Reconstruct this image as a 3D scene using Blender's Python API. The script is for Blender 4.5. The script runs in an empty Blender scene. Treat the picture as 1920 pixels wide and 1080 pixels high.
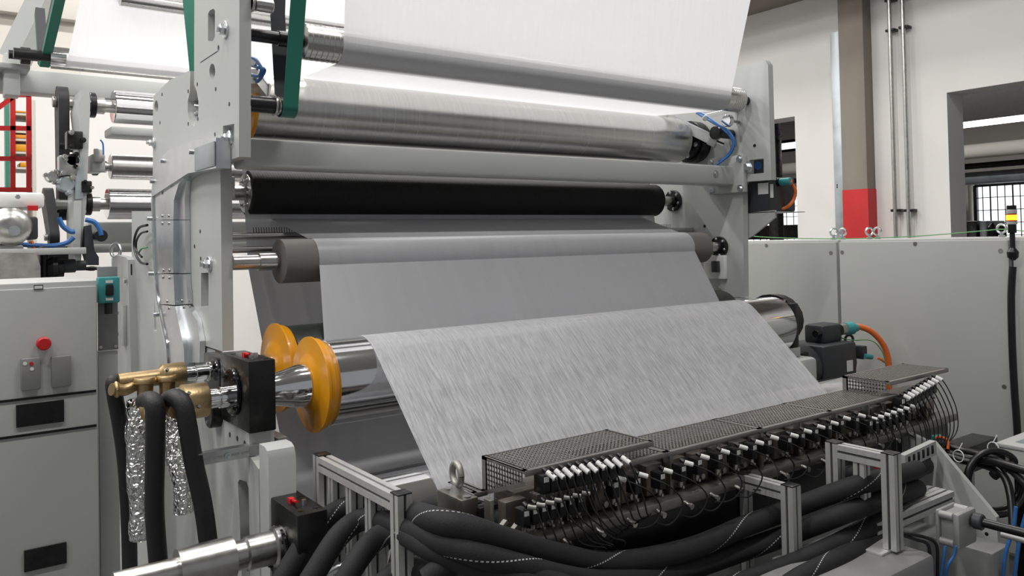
import bpy, bmesh, math, random
from mathutils import Vector, Matrix
from mathutils.geometry import tessellate_polygon
random.seed(7)
PI = math.pi
SC = bpy.context.scene
COL = SC.collection
# ------------------------------------------------------------------ camera (level shot, frame cropped below its optical centre)
FPX, PX, PY = 1515.18, 960.0, 421.69
YAW, PITCH, ROLL = .635985, .018866, -.020834
EYE = Vector((0, 0, 1.7))
_f = Vector((math.sin(YAW)*math.cos(PITCH), math.cos(YAW)*math.cos(PITCH), math.sin(PITCH)))
_r = Vector((math.cos(YAW), -math.sin(YAW), 0)); _u = _r.cross(_f)
RIGHT = math.cos(ROLL)*_r + math.sin(ROLL)*_u
UP = -math.sin(ROLL)*_r + math.cos(ROLL)*_u
cam = bpy.data.cameras.new('camera'); camo = bpy.data.objects.new('camera', cam); COL.objects.link(camo)
camo.matrix_world = Matrix(((RIGHT.x, UP.x, -_f.x, EYE.x), (RIGHT.y, UP.y, -_f.y, EYE.y), (RIGHT.z, UP.z, -_f.z, EYE.z), (0, 0, 0, 1)))
cam.sensor_width = 36; cam.lens = FPX/1920*36; cam.shift_x = 0; cam.shift_y = -(540-PY)/1920; cam.clip_end = 200
SC.camera = camo
def P(ax, c, x, y):
    """point of the plane ax = c seen at a position of the photograph"""
    d = RIGHT*((x-PX)/FPX) - UP*((y-PY)/FPX) + _f
    i = 'XYZ'.index(ax)
    return EYE + d*((c-EYE[i])/d[i])
def D(x, y, depth):
    return EYE + (RIGHT*((x-PX)/FPX) - UP*((y-PY)/FPX) + _f)*depth
# ------------------------------------------------------------------ world, lamps, exposure
W = bpy.data.worlds.new('world'); SC.world = W; W.use_nodes = True
W.node_tree.nodes['Background'].inputs[0].default_value = (.93, .96, 1, 1)
W.node_tree.nodes['Background'].inputs[1].default_value = .27
SC.view_settings.view_transform = 'Standard'; SC.view_settings.look = 'None'
SC.view_settings.gamma = 1; SC.view_settings.exposure = 0; SC.view_settings.use_curve_mapping = False
LAMPS = [(x, y) for x in (-3.8, -1.0, 2.2, 5.0) for y in (.8, 3.4, 6.2, 8.8) if (x, y) not in ((5.0, .8),)]  # leftmost column added out of view to light the machine's left faces
CEIL = 6.2
def area(name, loc, sx, sy, power, rot=(0, 0, 0), col=(1, .985, .96)):
    l = bpy.data.lights.new(name, 'AREA'); l.shape = 'RECTANGLE'; l.size = sx; l.size_y = sy; l.energy = power; l.color = col
    o = bpy.data.objects.new(name, l); COL.objects.link(o); o.location = loc; o.rotation_euler = rot
    return o
for i, (x, y) in enumerate(LAMPS):
    area('ceiling_lamp_light', (x, y, CEIL-.16), 1.5, .22, 80 if x < 4 else 92)
area('far_hall_light', (11.5, 6, 4.2), .6, 6, 160)
# ------------------------------------------------------------------ materials
MT = {}
def mat(name, col, rough=.5, metal=0., noise=0., nscale=20., bump=0., bscale=60., stretch=None, coat=0., emit=None, es=0., alpha=1., trans=0.):
    m = bpy.data.materials.new(name); m.use_nodes = True; nt = m.node_tree; N = nt.nodes; L = nt.links
    b = N['Principled BSDF']
    b.inputs['Base Color'].default_value = (*col, 1); b.inputs['Roughness'].default_value = rough; b.inputs['Metallic'].default_value = metal
    b.inputs['Coat Weight'].default_value = coat
    if emit: b.inputs['Emission Color'].default_value = (*emit, 1); b.inputs['Emission Strength'].default_value = es
    if alpha < 1: b.inputs['Alpha'].default_value = alpha
    if trans: b.inputs['Transmission Weight'].default_value = trans
    tc = N.new('ShaderNodeTexCoord'); mp = N.new('ShaderNodeMapping'); L.new(tc.outputs['Object'], mp.inputs[0])
    if stretch: mp.inputs['Scale'].default_value = stretch
    if noise:
        n = N.new('ShaderNodeTexNoise'); n.inputs['Scale'].default_value = nscale; n.inputs['Detail'].default_value = 4; L.new(mp.outputs[0], n.inputs['Vector'])
        r = N.new('ShaderNodeMapRange'); r.inputs[1].default_value = .3; r.inputs[2].default_value = .7; r.inputs[3].default_value = 1-noise; r.inputs[4].default_value = 1+noise
        L.new(n.outputs[0], r.inputs[0])
        x = N.new('ShaderNodeVectorMath'); x.operation = 'SCALE'; x.inputs[0].default_value = col; L.new(r.outputs[0], x.inputs['Scale'])
        L.new(x.outputs[0], b.inputs['Base Color'])
        rr = N.new('ShaderNodeMath'); rr.operation = 'MULTIPLY'; rr.inputs[1].default_value = rough; L.new(r.outputs[0], rr.inputs[0]); L.new(rr.outputs[0], b.inputs['Roughness'])
    if bump:
        n2 = N.new('ShaderNodeTexNoise'); n2.inputs['Scale'].default_value = bscale; L.new(mp.outputs[0], n2.inputs['Vector'])
        bp = N.new('ShaderNodeBump'); bp.inputs['Strength'].default_value = bump; bp.inputs['Distance'].default_value = .005
        L.new(n2.outputs[0], bp.inputs['Height']); L.new(bp.outputs[0], b.inputs['Normal'])
    MT[name] = m; return m
mat('paint', (.47, .48, .465), .42, noise=.03, nscale=3, bump=.04, bscale=300)
mat('paint_cab', (.43, .435, .42), .5, noise=.02, nscale=2, bump=.05, bscale=400)
mat('paint_dark_and_shade', (.22, .22, .22), .5, noise=.05)  # dark grey paint; on the base beam it carries painted-in shade
mat('chrome', (.80, .80, .81), .09, 1, noise=.05, nscale=6)
mat('brushed', (.60, .59, .57), .26, 1, noise=.06, nscale=14, stretch=(9, .3, .3))
mat('steel', (.52, .51, .49), .3, 1, noise=.1, nscale=30)
mat('dull_steel', (.30, .285, .26), .42, 1, noise=.12, nscale=25)
mat('perf_steel', (.32, .30, .28), .48, .85, noise=.08, nscale=25)
mat('die_steel', (.22, .19, .165), .45, .8, noise=.25, nscale=12)
mat('zinc', (.66, .68, .70), .3, 1, noise=.12, nscale=8)
mat('alu', (.60, .60, .59), .42, .55, noise=.06, nscale=20, stretch=(6, 6, .5))
mat('groove', (.06, .06, .06), .6)
mat('black', (.008, .008, .009), .35, noise=.2)
mat('black_gloss', (.008, .008, .01), .12, noise=.2, coat=.3)
mat('oxide', (.018, .018, .018), .3, .5, noise=.3, nscale=20)
mat('rubber', (.012, .012, .013), .55, noise=.15, bump=.2, bscale=200)
mat('grey_rubber', (.155, .145, .135), .65, noise=.05, nscale=6)
mat('dark_roll', (.03, .034, .032), .35, noise=.1)
mat('motor', (.035, .037, .042), .5, noise=.1)
mat('yellow', (.70, .29, .003), .33, noise=.06, nscale=5, coat=.15)
mat('green', (.016, .17, .115), .45, noise=.04)
mat('belt', (.035, .037, .042), .6, noise=.1)
mat('red', (.55, .012, .015), .4)
mat('red_paint', (.56, .022, .026), .55, noise=.08, nscale=4)
mat('brass', (.50, .365, .20), .40, 1, noise=.12, nscale=18, bump=.12, bscale=150)
mat('blue', (.03, .14, .40), .4)
mat('teal', (.05, .30, .31), .4)
mat('orange', (.75, .16, .03), .45)
mat('wire_green', (.10, .30, .10), .5)
mat('white_plastic', (.78, .78, .76), .4)
mat('box_orange', (.72, .27, .02), .5)
mat('cream', (.62, .585, .53), .8, noise=.03, nscale=2)
mat('wall', (.74, .715, .695), .85, noise=.04, nscale=1.2, bump=.08, bscale=40)
mat('concrete', (.235, .205, .175), .85, noise=.14, nscale=3, stretch=(1, 1, .35), bump=.25, bscale=30)
mat('dark_concrete', (.10, .092, .082), .9, noise=.2, nscale=1.5)
mat('floor', (.13, .13, .127), .35, noise=.1, nscale=1.5)
mat('ceiling', (.5, .49, .46), .9, noise=.05)
mat('galv', (.42, .46, .48), .42, .7, noise=.15, nscale=7)
mat('lampglow', (.9, .9, .9), .5, emit=(1, .98, .95), es=7)
mat('amber', (.9, .55, .02), .3, emit=(1, .62, .03), es=1.6)
mat('clear_grey', (.45, .45, .46), .3)
mat('daylight', (.8, .8, .8), .2, emit=(.95, .98, 1), es=1.5)
mat('glass', (.9, .95, .95), .05, alpha=.12)
mat('anodised', (.36, .36, .355), .5, .35, noise=.05)
mat('cast', (.40, .39, .365), .5, .6, noise=.2, nscale=14, bump=.2, bscale=60)
# aluminium foil wrap
m = mat('foil', (.78, .78, .78), .2, 1)
nt = m.node_tree; n = nt.nodes.new('ShaderNodeTexVoronoi'); n.inputs['Scale'].default_value = 70; n.feature = 'F1'
tc = nt.nodes.new('ShaderNodeTexCoord'); nz = nt.nodes.new('ShaderNodeTexNoise'); nz.inputs['Scale'].default_value = 25
ad = nt.nodes.new('ShaderNodeVectorMath'); ad.operation = 'MULTIPLY_ADD'; ad.inputs[1].default_value = (.05, .05, .05)
nt.links.new(tc.outputs['Object'], nz.inputs['Vector']); nt.links.new(nz.outputs['Color'], ad.inputs[0]); nt.links.new(tc.outputs['Object'], ad.inputs[2]); nt.links.new(ad.outputs[0], n.inputs['Vector'])
bp = nt.nodes.new('ShaderNodeBump'); bp.inputs['Strength'].default_value = .9; bp.inputs['Distance'].default_value = .012
nt.links.new(n.outputs['Distance'], bp.inputs['Height']); nt.links.new(bp.outputs[0], nt.nodes['Principled BSDF'].inputs['Normal'])
# black roller cover: fine slanted grooves
m = mat('ribbed', (.005, .005, .005), .7)
nt = m.node_tree; tc = nt.nodes.new('ShaderNodeTexCoord'); wv = nt.nodes.new('ShaderNodeTexWave'); wv.bands_direction = 'X'; wv.inputs['Scale'].default_value = 28; wv.inputs['Distortion'].default_value = 1.2
nt.links.new(tc.outputs['Object'], wv.inputs['Vector']); bp = nt.nodes.new('ShaderNodeBump'); bp.inputs['Strength'].default_value = .25; bp.inputs['Distance'].default_value = .003
nt.links.new(wv.outputs[1], bp.inputs['Height']); nt.links.new(bp.outputs[0], nt.nodes['Principled BSDF'].inputs['Normal'])
# webs of nonwoven (uv: u across, v along the travel, in metres)
def webmat(name, col, thin0, thin1, us, vs, trl=.3):
    m = bpy.data.materials.new(name); m.use_nodes = True; nt = m.node_tree; N = nt.nodes; L = nt.links
    N.remove(N['Principled BSDF']); out = N['Material Output']
    tc = N.new('ShaderNodeUVMap'); tc.uv_map = 'UVMap'
    mp = N.new('ShaderNodeMapping'); mp.inputs['Scale'].default_value = (us, vs, 1); L.new(tc.outputs[0], mp.inputs[0])
    n = N.new('ShaderNodeTexNoise'); n.inputs['Scale'].default_value = 1; n.inputs['Detail'].default_value = 6; n.inputs['Roughness'].default_value = .65; n.inputs['Distortion'].default_value = .8
    L.new(mp.outputs[0], n.inputs['Vector'])
    r = N.new('ShaderNodeMapRange'); r.inputs[1].default_value = .36; r.inputs[2].default_value = .66; r.inputs[3].default_value = thin0; r.inputs[4].default_value = thin1
    L.new(n.outputs[0], r.inputs[0])
    d = N.new('ShaderNodeBsdfDiffuse'); d.inputs[0].default_value = (*col, 1)
    t = N.new('ShaderNodeBsdfTranslucent'); t.inputs[0].default_value = (*col, 1)
    tr = N.new('ShaderNodeBsdfTransparent')
    g = N.new('ShaderNodeBsdfGlossy'); g.inputs['Roughness'].default_value = .35; g.inputs[0].default_value = (.9, .9, .9, 1)
    m1 = N.new('ShaderNodeMixShader'); m1.inputs[0].default_value = trl; L.new(d.outputs[0], m1.inputs[1]); L.new(t.outputs[0], m1.inputs[2])
    m3 = N.new('ShaderNodeMixShader'); m3.inputs[0].default_value = .05; L.new(m1.outputs[0], m3.inputs[1]); L.new(g.outputs[0], m3.inputs[2])
    m2 = N.new('ShaderNodeMixShader'); L.new(r.outputs[0], m2.inputs[0]); L.new(m3.outputs[0], m2.inputs[1]); L.new(tr.outputs[0], m2.inputs[2])
    L.new(m2.outputs[0], out.inputs[0]); MT[name] = m; return m
webmat('web_top', (.90, .90, .92), .0, .03, 60, 6, .42)
webmat('web_shaded', (.53, .53, .555), .0, .05, 14, 1.2, .25)  # same white fleece, its shade between the rollers put into the colour
webmat('web_thin', (.66, .66, .685), .02, .48, 140, 12, .2)
# fabric hose with dashed tracer thread (uv: u around 0..1, v along in metres)
m = mat('hose', (.009, .009, .0105), .75)
nt = m.node_tree; N = nt.nodes; L = nt.links; uv = N.new('ShaderNodeUVMap'); uv.uv_map = 'UVMap'; sp = N.new('ShaderNodeSeparateXYZ'); L.new(uv.outputs[0], sp.inputs[0])
def mth(op, a, b=None):
    q = N.new('ShaderNodeMath'); q.operation = op
    for i, s in enumerate((a, b)):
        if s is None: continue
        if isinstance(s, (int, float)): q.inputs[i].default_value = s
        else: L.new(s, q.inputs[i])
    return q.outputs[0]
tw = mth('FRACT', mth('ADD', sp.outputs[0], mth('MULTIPLY', sp.outputs[1], 2.1)))
line = mth('LESS_THAN', mth('ABSOLUTE', mth('SUBTRACT', tw, .5)), .009)
dash = mth('LESS_THAN', mth('FRACT', mth('MULTIPLY', sp.outputs[1], 110)), .55)
fac = mth('MULTIPLY', line, dash)
mx = N.new('ShaderNodeMix'); mx.data_type = 'RGBA'; L.new(fac, mx.inputs[0]); mx.inputs[6].default_value = (.009, .009, .0105, 1); mx.inputs[7].default_value = (.5, .5, .5, 1)
L.new(mx.outputs[2], N['Principled BSDF'].inputs['Base Color'])
wv = N.new('ShaderNodeTexNoise'); wv.inputs['Scale'].default_value = 1; mp = N.new('ShaderNodeMapping'); mp.inputs['Scale'].default_value = (40, 300, 1); L.new(uv.outputs[0], mp.inputs[0]); L.new(mp.outputs[0], wv.inputs['Vector'])
bp = N.new('ShaderNodeBump'); bp.inputs['Strength'].default_value = .35; bp.inputs['Distance'].default_value = .002; L.new(wv.outputs[0], bp.inputs['Height']); L.new(bp.outputs[0], N['Principled BSDF'].inputs['Normal'])

# ------------------------------------------------------------------ building helpers
def frame_of(d):
    d = d.normalized(); a = Vector((0, 0, 1)) if abs(d.z) < .9 else Vector((1, 0, 0))
    u = d.cross(a).normalized(); return u, d.cross(u).normalized()
def smooth_path(pts, n=8):
    pts = [Vector(p) for p in pts]; out = []
    for i in range(len(pts)-1):
        p0 = pts[max(i-1, 0)]; p1 = pts[i]; p2 = pts[i+1]; p3 = pts[min(i+2, len(pts)-1)]
        for k in range(n):
            t = k/n
            out.append(.5*((2*p1)+(p2-p0)*t+(2*p0-5*p1+4*p2-p3)*t*t+(3*p1-p0-3*p2+p3)*t**3))
    out.append(pts[-1]); return out
class G:
    def __init__(s): s.v = []; s.f = []; s.uv = {}
    def add(s, vs, fs, uvs=None):
        o = len(s.v); s.v += [Vector(q) for q in vs]
        for i, f in enumerate(fs):
            if uvs: s.uv[len(s.f)] = uvs[i]
            s.f.append([o+q for q in f])
        return s
    def box(s, x0, x1, y0, y1, z0, z1, b=0.):
        if x1 < x0: x0, x1 = x1, x0
        if y1 < y0: y0, y1 = y1, y0
        if z1 < z0: z0, z1 = z1, z0
        b = min(b, (x1-x0)/2.01, (y1-y0)/2.01, (z1-z0)/2.01)
        if b <= 0:
            v = [(x, y, z) for x in (x0, x1) for y in (y0, y1) for z in (z0, z1)]
            return s.add(v, [(0, 1, 3, 2), (4, 6, 7, 5), (0, 4, 5, 1), (2, 3, 7, 6), (0, 2, 6, 4), (1, 5, 7, 3)])
        bm = bmesh.new(); bmesh.ops.create_cube(bm, size=1)
        for q in bm.verts: q.co = Vector(((x0+x1)/2+q.co.x*(x1-x0), (y0+y1)/2+q.co.y*(y1-y0), (z0+z1)/2+q.co.z*(z1-z0)))
        bmesh.ops.bevel(bm, geom=list(bm.edges), offset=b, segments=2, affect='EDGES', profile=.5)
        bm.verts.index_update(); vs = [q.co.copy() for q in bm.verts]; fs = [[q.index for q in f.verts] for f in bm.faces]; bm.free()
        return s.add(vs, fs)
    def obox(s, c, ax, ay, hx, hy, hz):
        """oriented box: centre, two axes, half sizes"""
        ax = Vector(ax).normalized(); ay = Vector(ay).normalized(); az = ax.cross(ay).normalized(); ay = az.cross(ax); c = Vector(c)
        v = [c+ax*hx*i+ay*hy*j+az*hz*k for i in (-1, 1) for j in (-1, 1) for k in (-1, 1)]
        return s.add(v, [(0, 1, 3, 2), (4, 6, 7, 5), (0, 4, 5, 1), (2, 3, 7, 6), (0, 2, 6, 4), (1, 5, 7, 3)])
    def beam(s, a, b, w, h, up=(0, 0, 1)):
        a = Vector(a); b = Vector(b); d = b-a; side = d.cross(Vector(up))
        return s.obox((a+b)/2, d, side, d.length/2, w/2, h/2)
    def lathe(s, o, d, prof, seg=32, cap=True, flip=False):
        o = Vector(o); d = Vector(d).normalized(); u, w = frame_of(d); vs = []; fs = []
        for t, r in prof:
            for k in range(seg):
                a = 2*PI*k/seg; vs.append(o+d*t+(u*math.cos(a)+w*math.sin(a))*max(r, 1e-5))
        n = len(prof)
        for i in range(n-1):
            for k in range(seg):
                k2 = (k+1) % seg; fs.append((i*seg+k, i*seg+k2, (i+1)*seg+k2, (i+1)*seg+k))
        if cap: fs.append(tuple(range(seg))[::-1]); fs.append(tuple((n-1)*seg+k for k in range(seg)))
        return s.add(vs, fs)
    def cyl(s, a, b, r, r2=None, seg=24, ch=0.):
        a = Vector(a); b = Vector(b); L = (b-a).length; r2 = r if r2 is None else r2
        pr = [(0, r), (L, r2)] if ch <= 0 else [(0, r-ch), (ch, r), (L-ch, r2), (L, r2-ch)]
        return s.lathe(a, b-a, pr, seg)
    def tube(s, pts, r, seg=10, n=8, smooth=True, cap=True):
        p = smooth_path(pts, n) if smooth else [Vector(q) for q in pts]
        m = len(p); rs = r if isinstance(r, (list, tuple)) else None
        u = None; vs = []; L = 0; Ls = []
        for i in range(m):
            t = (p[min(i+1, m-1)]-p[max(i-1, 0)]).normalized()
            if u is None: u, _ = frame_of(t)
            u = (u-t*u.dot(t)).normalized(); w = t.cross(u)
            if i: L += (p[i]-p[i-1]).length
            Ls.append(L); rr = rs[min(int(i*len(rs)/m), len(rs)-1)] if rs else r
            for k in range(seg):
                a = 2*PI*k/seg; vs.append(p[i]+(u*math.cos(a)+w*math.sin(a))*rr)
        fs = []; uvs = []
        for i in range(m-1):
            for k in range(seg):
                k2 = (k+1) % seg; fs.append((i*seg+k, i*seg+k2, (i+1)*seg+k2, (i+1)*seg+k))
                uvs.append([(k/seg, Ls[i]), ((k+1)/seg, Ls[i]), ((k+1)/seg, Ls[i+1]), (k/seg, Ls[i+1])])
        if cap:
            fs.append(tuple(range(seg))[::-1]); fs.append(tuple((m-1)*seg+k for k in range(seg))); uvs += [[(0, 0)]*seg]*2
        return s.add(vs, fs, uvs)
    def torus(s, c, nrm, R, r, seg=24, sg=8, a0=0., a1=2*PI):
        c = Vector(c); nrm = Vector(nrm).normalized(); u, w = frame_of(nrm); full = abs(a1-a0-2*PI) < 1e-6
        pts = [c+(u*math.cos(a0+(a1-a0)*k/seg)+w*math.sin(a0+(a1-a0)*k/seg))*R for k in range(seg+1)]
        return s.tube(pts, r, sg, smooth=False, cap=not full)
    def sphere(s, c, r, seg=14, rings=8, sc=(1, 1, 1)):
        vs = []; fs = []; c = Vector(c)
        for i in range(rings+1):
            th = PI*i/rings
            for k in range(seg):
                a = 2*PI*k/seg; vs.append(c+Vector((math.sin(th)*math.cos(a)*sc[0], math.sin(th)*math.sin(a)*sc[1], math.cos(th)*sc[2]))*r)
        for i in range(rings):
            for k in range(seg):
                k2 = (k+1) % seg; fs.append((i*seg+k, (i+1)*seg+k, (i+1)*seg+k2, i*seg+k2))
        return s.add(vs, fs)
    def prism(s, pts, ax, c0, c1, holes=()):
        """outline (3-D points, coordinate ax ignored) extruded from ax=c0 to ax=c1, with holes"""
        i = 'XYZ'.index(ax); loops = [[Vector(q) for q in pts]]+[[Vector(q) for q in h] for h in holes]; flat = []
        for lp in loops:
            for q in lp: q[i] = 0
        tris = tessellate_polygon(loops); vs = [q for lp in loops for q in lp]; n = len(vs); A = []; B = []
        for q in vs:
            a = q.copy(); a[i] = c0; b = q.copy(); b[i] = c1; A.append(a); B.append(b)
        fs = [tuple(t) for t in tris]+[tuple(n+q for q in t[::-1]) for t in tris]; o = 0
        for lp in loops:
            m = len(lp)
            for k in range(m): fs.append((o+k, o+(k+1) % m, n+o+(k+1) % m, n+o+k))
            o += m
        return s.add(A+B, fs)
    def hexa(s, c, d, r, h):
        return s.lathe(c, d, [(0, r), (h*.85, r), (h, r*.85)], 6)
    def sheet(s, rows, x0, x1, nx=24, th=0.):
        """web: rows = [(x_left, x_right, y, z)] along the travel; uv in metres"""
        vs = []; fs = []; uvs = []; v = 0; Vv = []
        for i, (a, b, y, z) in enumerate(rows):
            if i: v += math.hypot(y-rows[i-1][2], z-rows[i-1][3])
            Vv.append(v)
            for k in range(nx+1): vs.append((a+(b-a)*k/nx, y, z))
        for i in range(len(rows)-1):
            for k in range(nx):
                p = i*(nx+1)+k; fs.append((p, p+1, p+nx+2, p+nx+1))
                uvs.append([(vs[q][0], Vv[i] if q < (i+1)*(nx+1) else Vv[i+1]) for q in fs[-1]])
        return s.add(vs, fs, uvs)
    def obj(s, name, m, parent=None, label=None, cat=None, group=None, kind=None, sharp=38, fixn=True):
        me = bpy.data.meshes.new(name)
        if parent is None:
            lo = Vector([min(q[i] for q in s.v) for i in range(3)]); hi = Vector([max(q[i] for q in s.v) for i in range(3)])
            org = Vector(((lo.x+hi.x)/2, (lo.y+hi.y)/2, lo.z))
        else: org = Vector(parent['_o'])
        me.from_pydata([tuple(q-org) for q in s.v], [], s.f)
        if s.uv:
            ul = me.uv_layers.new(name='UVMap')
            for pi, uvl in s.uv.items():
                po = me.polygons[pi]
                for j, li in enumerate(po.loop_indices):
                    if j < len(uvl): ul.data[li].uv = uvl[j]
        me.update()
        if fixn:
            bm = bmesh.new(); bm.from_mesh(me); bmesh.ops.recalc_face_normals(bm, faces=bm.faces); bm.to_mesh(me); bm.free()
        me.polygons.foreach_set('use_smooth', [True]*len(me.polygons)); me.set_sharp_from_angle(angle=math.radians(sharp))
        me.materials.append(MT[m] if isinstance(m, str) else m)
        o = bpy.data.objects.new(name, me); COL.objects.link(o); o['_o'] = tuple(org)
        if parent is None: o.location = org
        else: o.parent = parent
        tag(o, label, cat, group, kind); return o
def tag(o, label=None, cat=None, group=None, kind=None):
    for k, v in (('label', label), ('category', cat), ('group', group), ('kind', kind)):
        if v: o[k] = v
def thing(name, label, cat, loc, group=None):
    o = bpy.data.objects.new(name, None); COL.objects.link(o); o.location = loc; o.empty_display_size = .05
    o['_o'] = tuple(loc); tag(o, label, cat, group); return o
def copy_tree(o, delta, label=None, parent=None):
    c = o.copy(); COL.objects.link(c)
    if parent: c.parent = parent
    else: c.location = Vector(o.location)+Vector(delta)
    if label: c['label'] = label
    for ch in KIDS(o): copy_tree(ch, delta, None, c)
    return c
def KIDS(o): return [q for q in COL.objects if q.parent == o]
ORD = ['first', 'second', 'third', 'fourth', 'fifth', 'sixth', 'seventh', 'eighth', 'ninth', 'tenth', 'eleventh', 'twelfth', 'thirteenth', 'fourteenth', 'fifteenth', 'sixteenth']
def px(ax, c, *pts): return [P(ax, c, *q) for q in pts]
def circ(ax, c, x, y, r, n=16, ry=None):
    """circle outline on plane ax=c around the point seen at x, y"""
    p = P(ax, c, x, y); i = 'XYZ'.index(ax); a, b = [k for k in range(3) if k != i]; out = []
    for k in range(n):
        q = p.copy(); q[a] += r*math.cos(2*PI*k/n); q[b] += (ry or r)*math.sin(2*PI*k/n); out.append(q)
    return out
def pell(ax, c, x, y, rx, ry, n=16): return [P(ax, c, x+rx*math.cos(2*PI*k/n), y+ry*math.sin(2*PI*k/n)) for k in range(n)]
def bolt(parent, p, d, r=.012, name='bolt', m='zinc', h=.01):
    p = Vector(p); d = Vector(d).normalized()
    return G().cyl(p, p+d*.003, r*1.6, seg=16).hexa(p+d*.003, d, r, h).obj(name, m, parent)
# ================================================================== THE SETTING
def S(g, name, m, **k): return g.obj(name, m, None, kind='structure', **k)
S(G().box(-6, 17.5, -6, 14.2, -.1, 0), 'floor', 'floor')
S(G().box(-6, 7.25, -6, 11.25, CEIL, CEIL+.2), 'ceiling', 'ceiling')
XW = 7.0
o2 = P('X', XW, 1775, 172); o1 = P('X', XW, 1490, 218)
wr = G()
wr.box(XW, XW+.28, -6, 11, o1.z, CEIL)
wr.box(XW, XW+.28, o2.y, o1.y, 0, o1.z)
wr.box(XW, XW+.28, 5.9, 11, 0, o1.z)
wr.box(XW, XW+.28, -6, 0, 0, o1.z)
S(wr, 'wall_right', 'wall')
S(G().box(-6, 7.25, 11, 11.25, 0, CEIL), 'wall_back', 'wall')
# deep concrete beam and column along the right wall
zb = P('X', XW, 1440, 20).z
S(G().box(P('Z', zb, 1395, 0).x-.25, XW, -6, 11, zb, zb+.5, .01), 'trim_1', 'concrete')
cc = P('X', 6.86, 1625, 300)
t = thing('concrete_column', 'square bare concrete column standing against the white right wall', 'column', (6.93, cc.y+.18, 0))
G().box(6.86, XW, cc.y, P('X', 6.86, 1575, 200).y, 0, zb, .008).obj('shaft', 'concrete', t)
zr = P('X', 6.86, 1620, 354).z
G().box(6.855, XW-.001, cc.y-.005, P('X', 6.86, 1583, 400).y+.01, .0, zr).obj('painted_base', 'red_paint', t, label='red painted lower part of the column')
a = P('X', 6.9, 1556, 62); b = P('X', 6.9, 1572, 62)
t = thing('cable_channel', 'tall galvanized steel channel standing just left of the concrete column', 'channel', (6.95, (a.y+b.y)/2, 0))
G().box(6.9, 6.99, b.y, a.y, 0, a.z, .004).obj('channel_body', 'galv', t)
for yy in (347, 351): G().cyl(P('X', 6.898, 1570, yy), P('X', 6.901, 1570, yy), .008).obj('screw_hole', 'black', t)
for i, (xa, xb, yc) in enumerate(((1667, 1680.5, 57), (1692, 1705.5, 51))):
    p = P('X', 6.93, xa, 0); q = P('X', 6.93, xb+1, 440)
    y0 = p.y; t = thing('conduit', ('thin grey conduit pipe on right wall, nearer the concrete column', 'thin grey conduit pipe on right wall, farther from the concrete column')[i], 'pipe', (6.93, y0, 0), 'conduits on the right wall')
    G().cyl((6.93, y0, 0), (6.93, y0, 5.2), .018, seg=12).obj('pipe', 'steel', t)
    for yy in (yc, yc-57, 395):
        z = P('X', 6.93, xa, yy).z; G().box(6.92, 7, y0-.04, y0+.04, z-.012, z+.012, .004).obj('clamp', 'oxide', t)
# the hall behind the openings
XF = 16.
S(G().box(XF, XF+.3, -6, 6.0, 0, 6).box(XF, XF+.3, 7.15, 10.2, 0, 6).box(XF, XF+.3, 12.4, 14, 0, 6)
  .box(XF, XF+.3, 6.0, 7.15, 2.58, 6).box(XF, XF+.3, 6.0, 7.15, 0, .9).box(XF, XF+.3, 10.2, 12.4, 0, .9).box(XF, XF+.3, 10.2, 12.4, 2.6, 3.62).box(XF, XF+.3, 10.2, 12.4, 3.82, 6), 'wall_far_hall', 'cream')
S(G().box(XW, XF+1, -6, 14, 4.3, 4.5), 'ceiling_far_hall', 'dark_concrete')
S(G().box(XW, XF, 14, 14.2, 0, 4.5), 'wall_far_hall_end', 'cream')
def window(name, y0, y1, z0, z1, ny, nz, label):
    w = thing(name, None, None, (XF, (y0+y1)/2, z0)); w['kind'] = 'structure'
    G().box(XF-.02, XF+.1, y0, y1, z0-.04, z0+.02).box(XF-.02, XF+.1, y0, y1, z1-.03, z1+.03).box(XF-.02, XF+.1, y0-.03, y0+.03, z0, z1).box(XF-.02, XF+.1, y1-.03, y1+.03, z0, z1).obj('window_frame', 'oxide', w)
    for k in range(1, ny): y = y0+(y1-y0)*k/ny; G().box(XF, XF+.012, y-.007-(.01 if k % 3 == 0 else 0), y+.007, z0, z1).obj('muntin', 'oxide', w)
    for k in range(1, nz): z = z0+(z1-z0)*k/nz; G().box(XF, XF+.012, y0, y1, z-.007, z+.007).obj('muntin', 'oxide', w)
    G().box(XF+.06, XF+.065, y0, y1, z0, z1).obj('pane', 'daylight', w)
window('window_1', 6.0, 7.02, .9, 2.54, 8, 7, '')
window('window_2', 10.2, 12.4, .9, 2.58, 12, 7, '')
window('window_3', 10.2, 12.4, 3.62, 3.82, 4, 1, '')
t = thing('strip_light', 'long bright strip light under the dark ceiling of the far hall', 'lamp', (11.5, 4.0, 3.05))
a = P('X', 11.5, 1797, 236); b = P('X', 11.5, 1919, 216)
G().box(11.42, 11.58, b.y-1, a.y+.15, a.z-.03, a.z+.03).obj('tube_light', 'lampglow', t)
G().box(11.40, 11.60, b.y-1, a.y+.2, a.z+.03, 4.3).obj('housing', 'paint_dark_and_shade', t)
for i, (yy, r, mm, lb) in enumerate(((333, .11, 'galv', 'thick pale duct running across the far hall above the window'), (312, .05, 'oxide', 'dark pipe running across the far hall above the pale duct'), (288, .12, 'cream', 'pale beam running across the far hall below the strip light'))):
    z = P('X', 14.5, 1850, yy).z
    G().cyl((14.5-.3*i, -4, z), (14.5-.3*i, 13.5, z), r, seg=14).obj('duct' if i == 0 else ('pipe' if i == 1 else 'beam'), mm, None, lb, ('duct', 'pipe', 'beam')[i])
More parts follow.
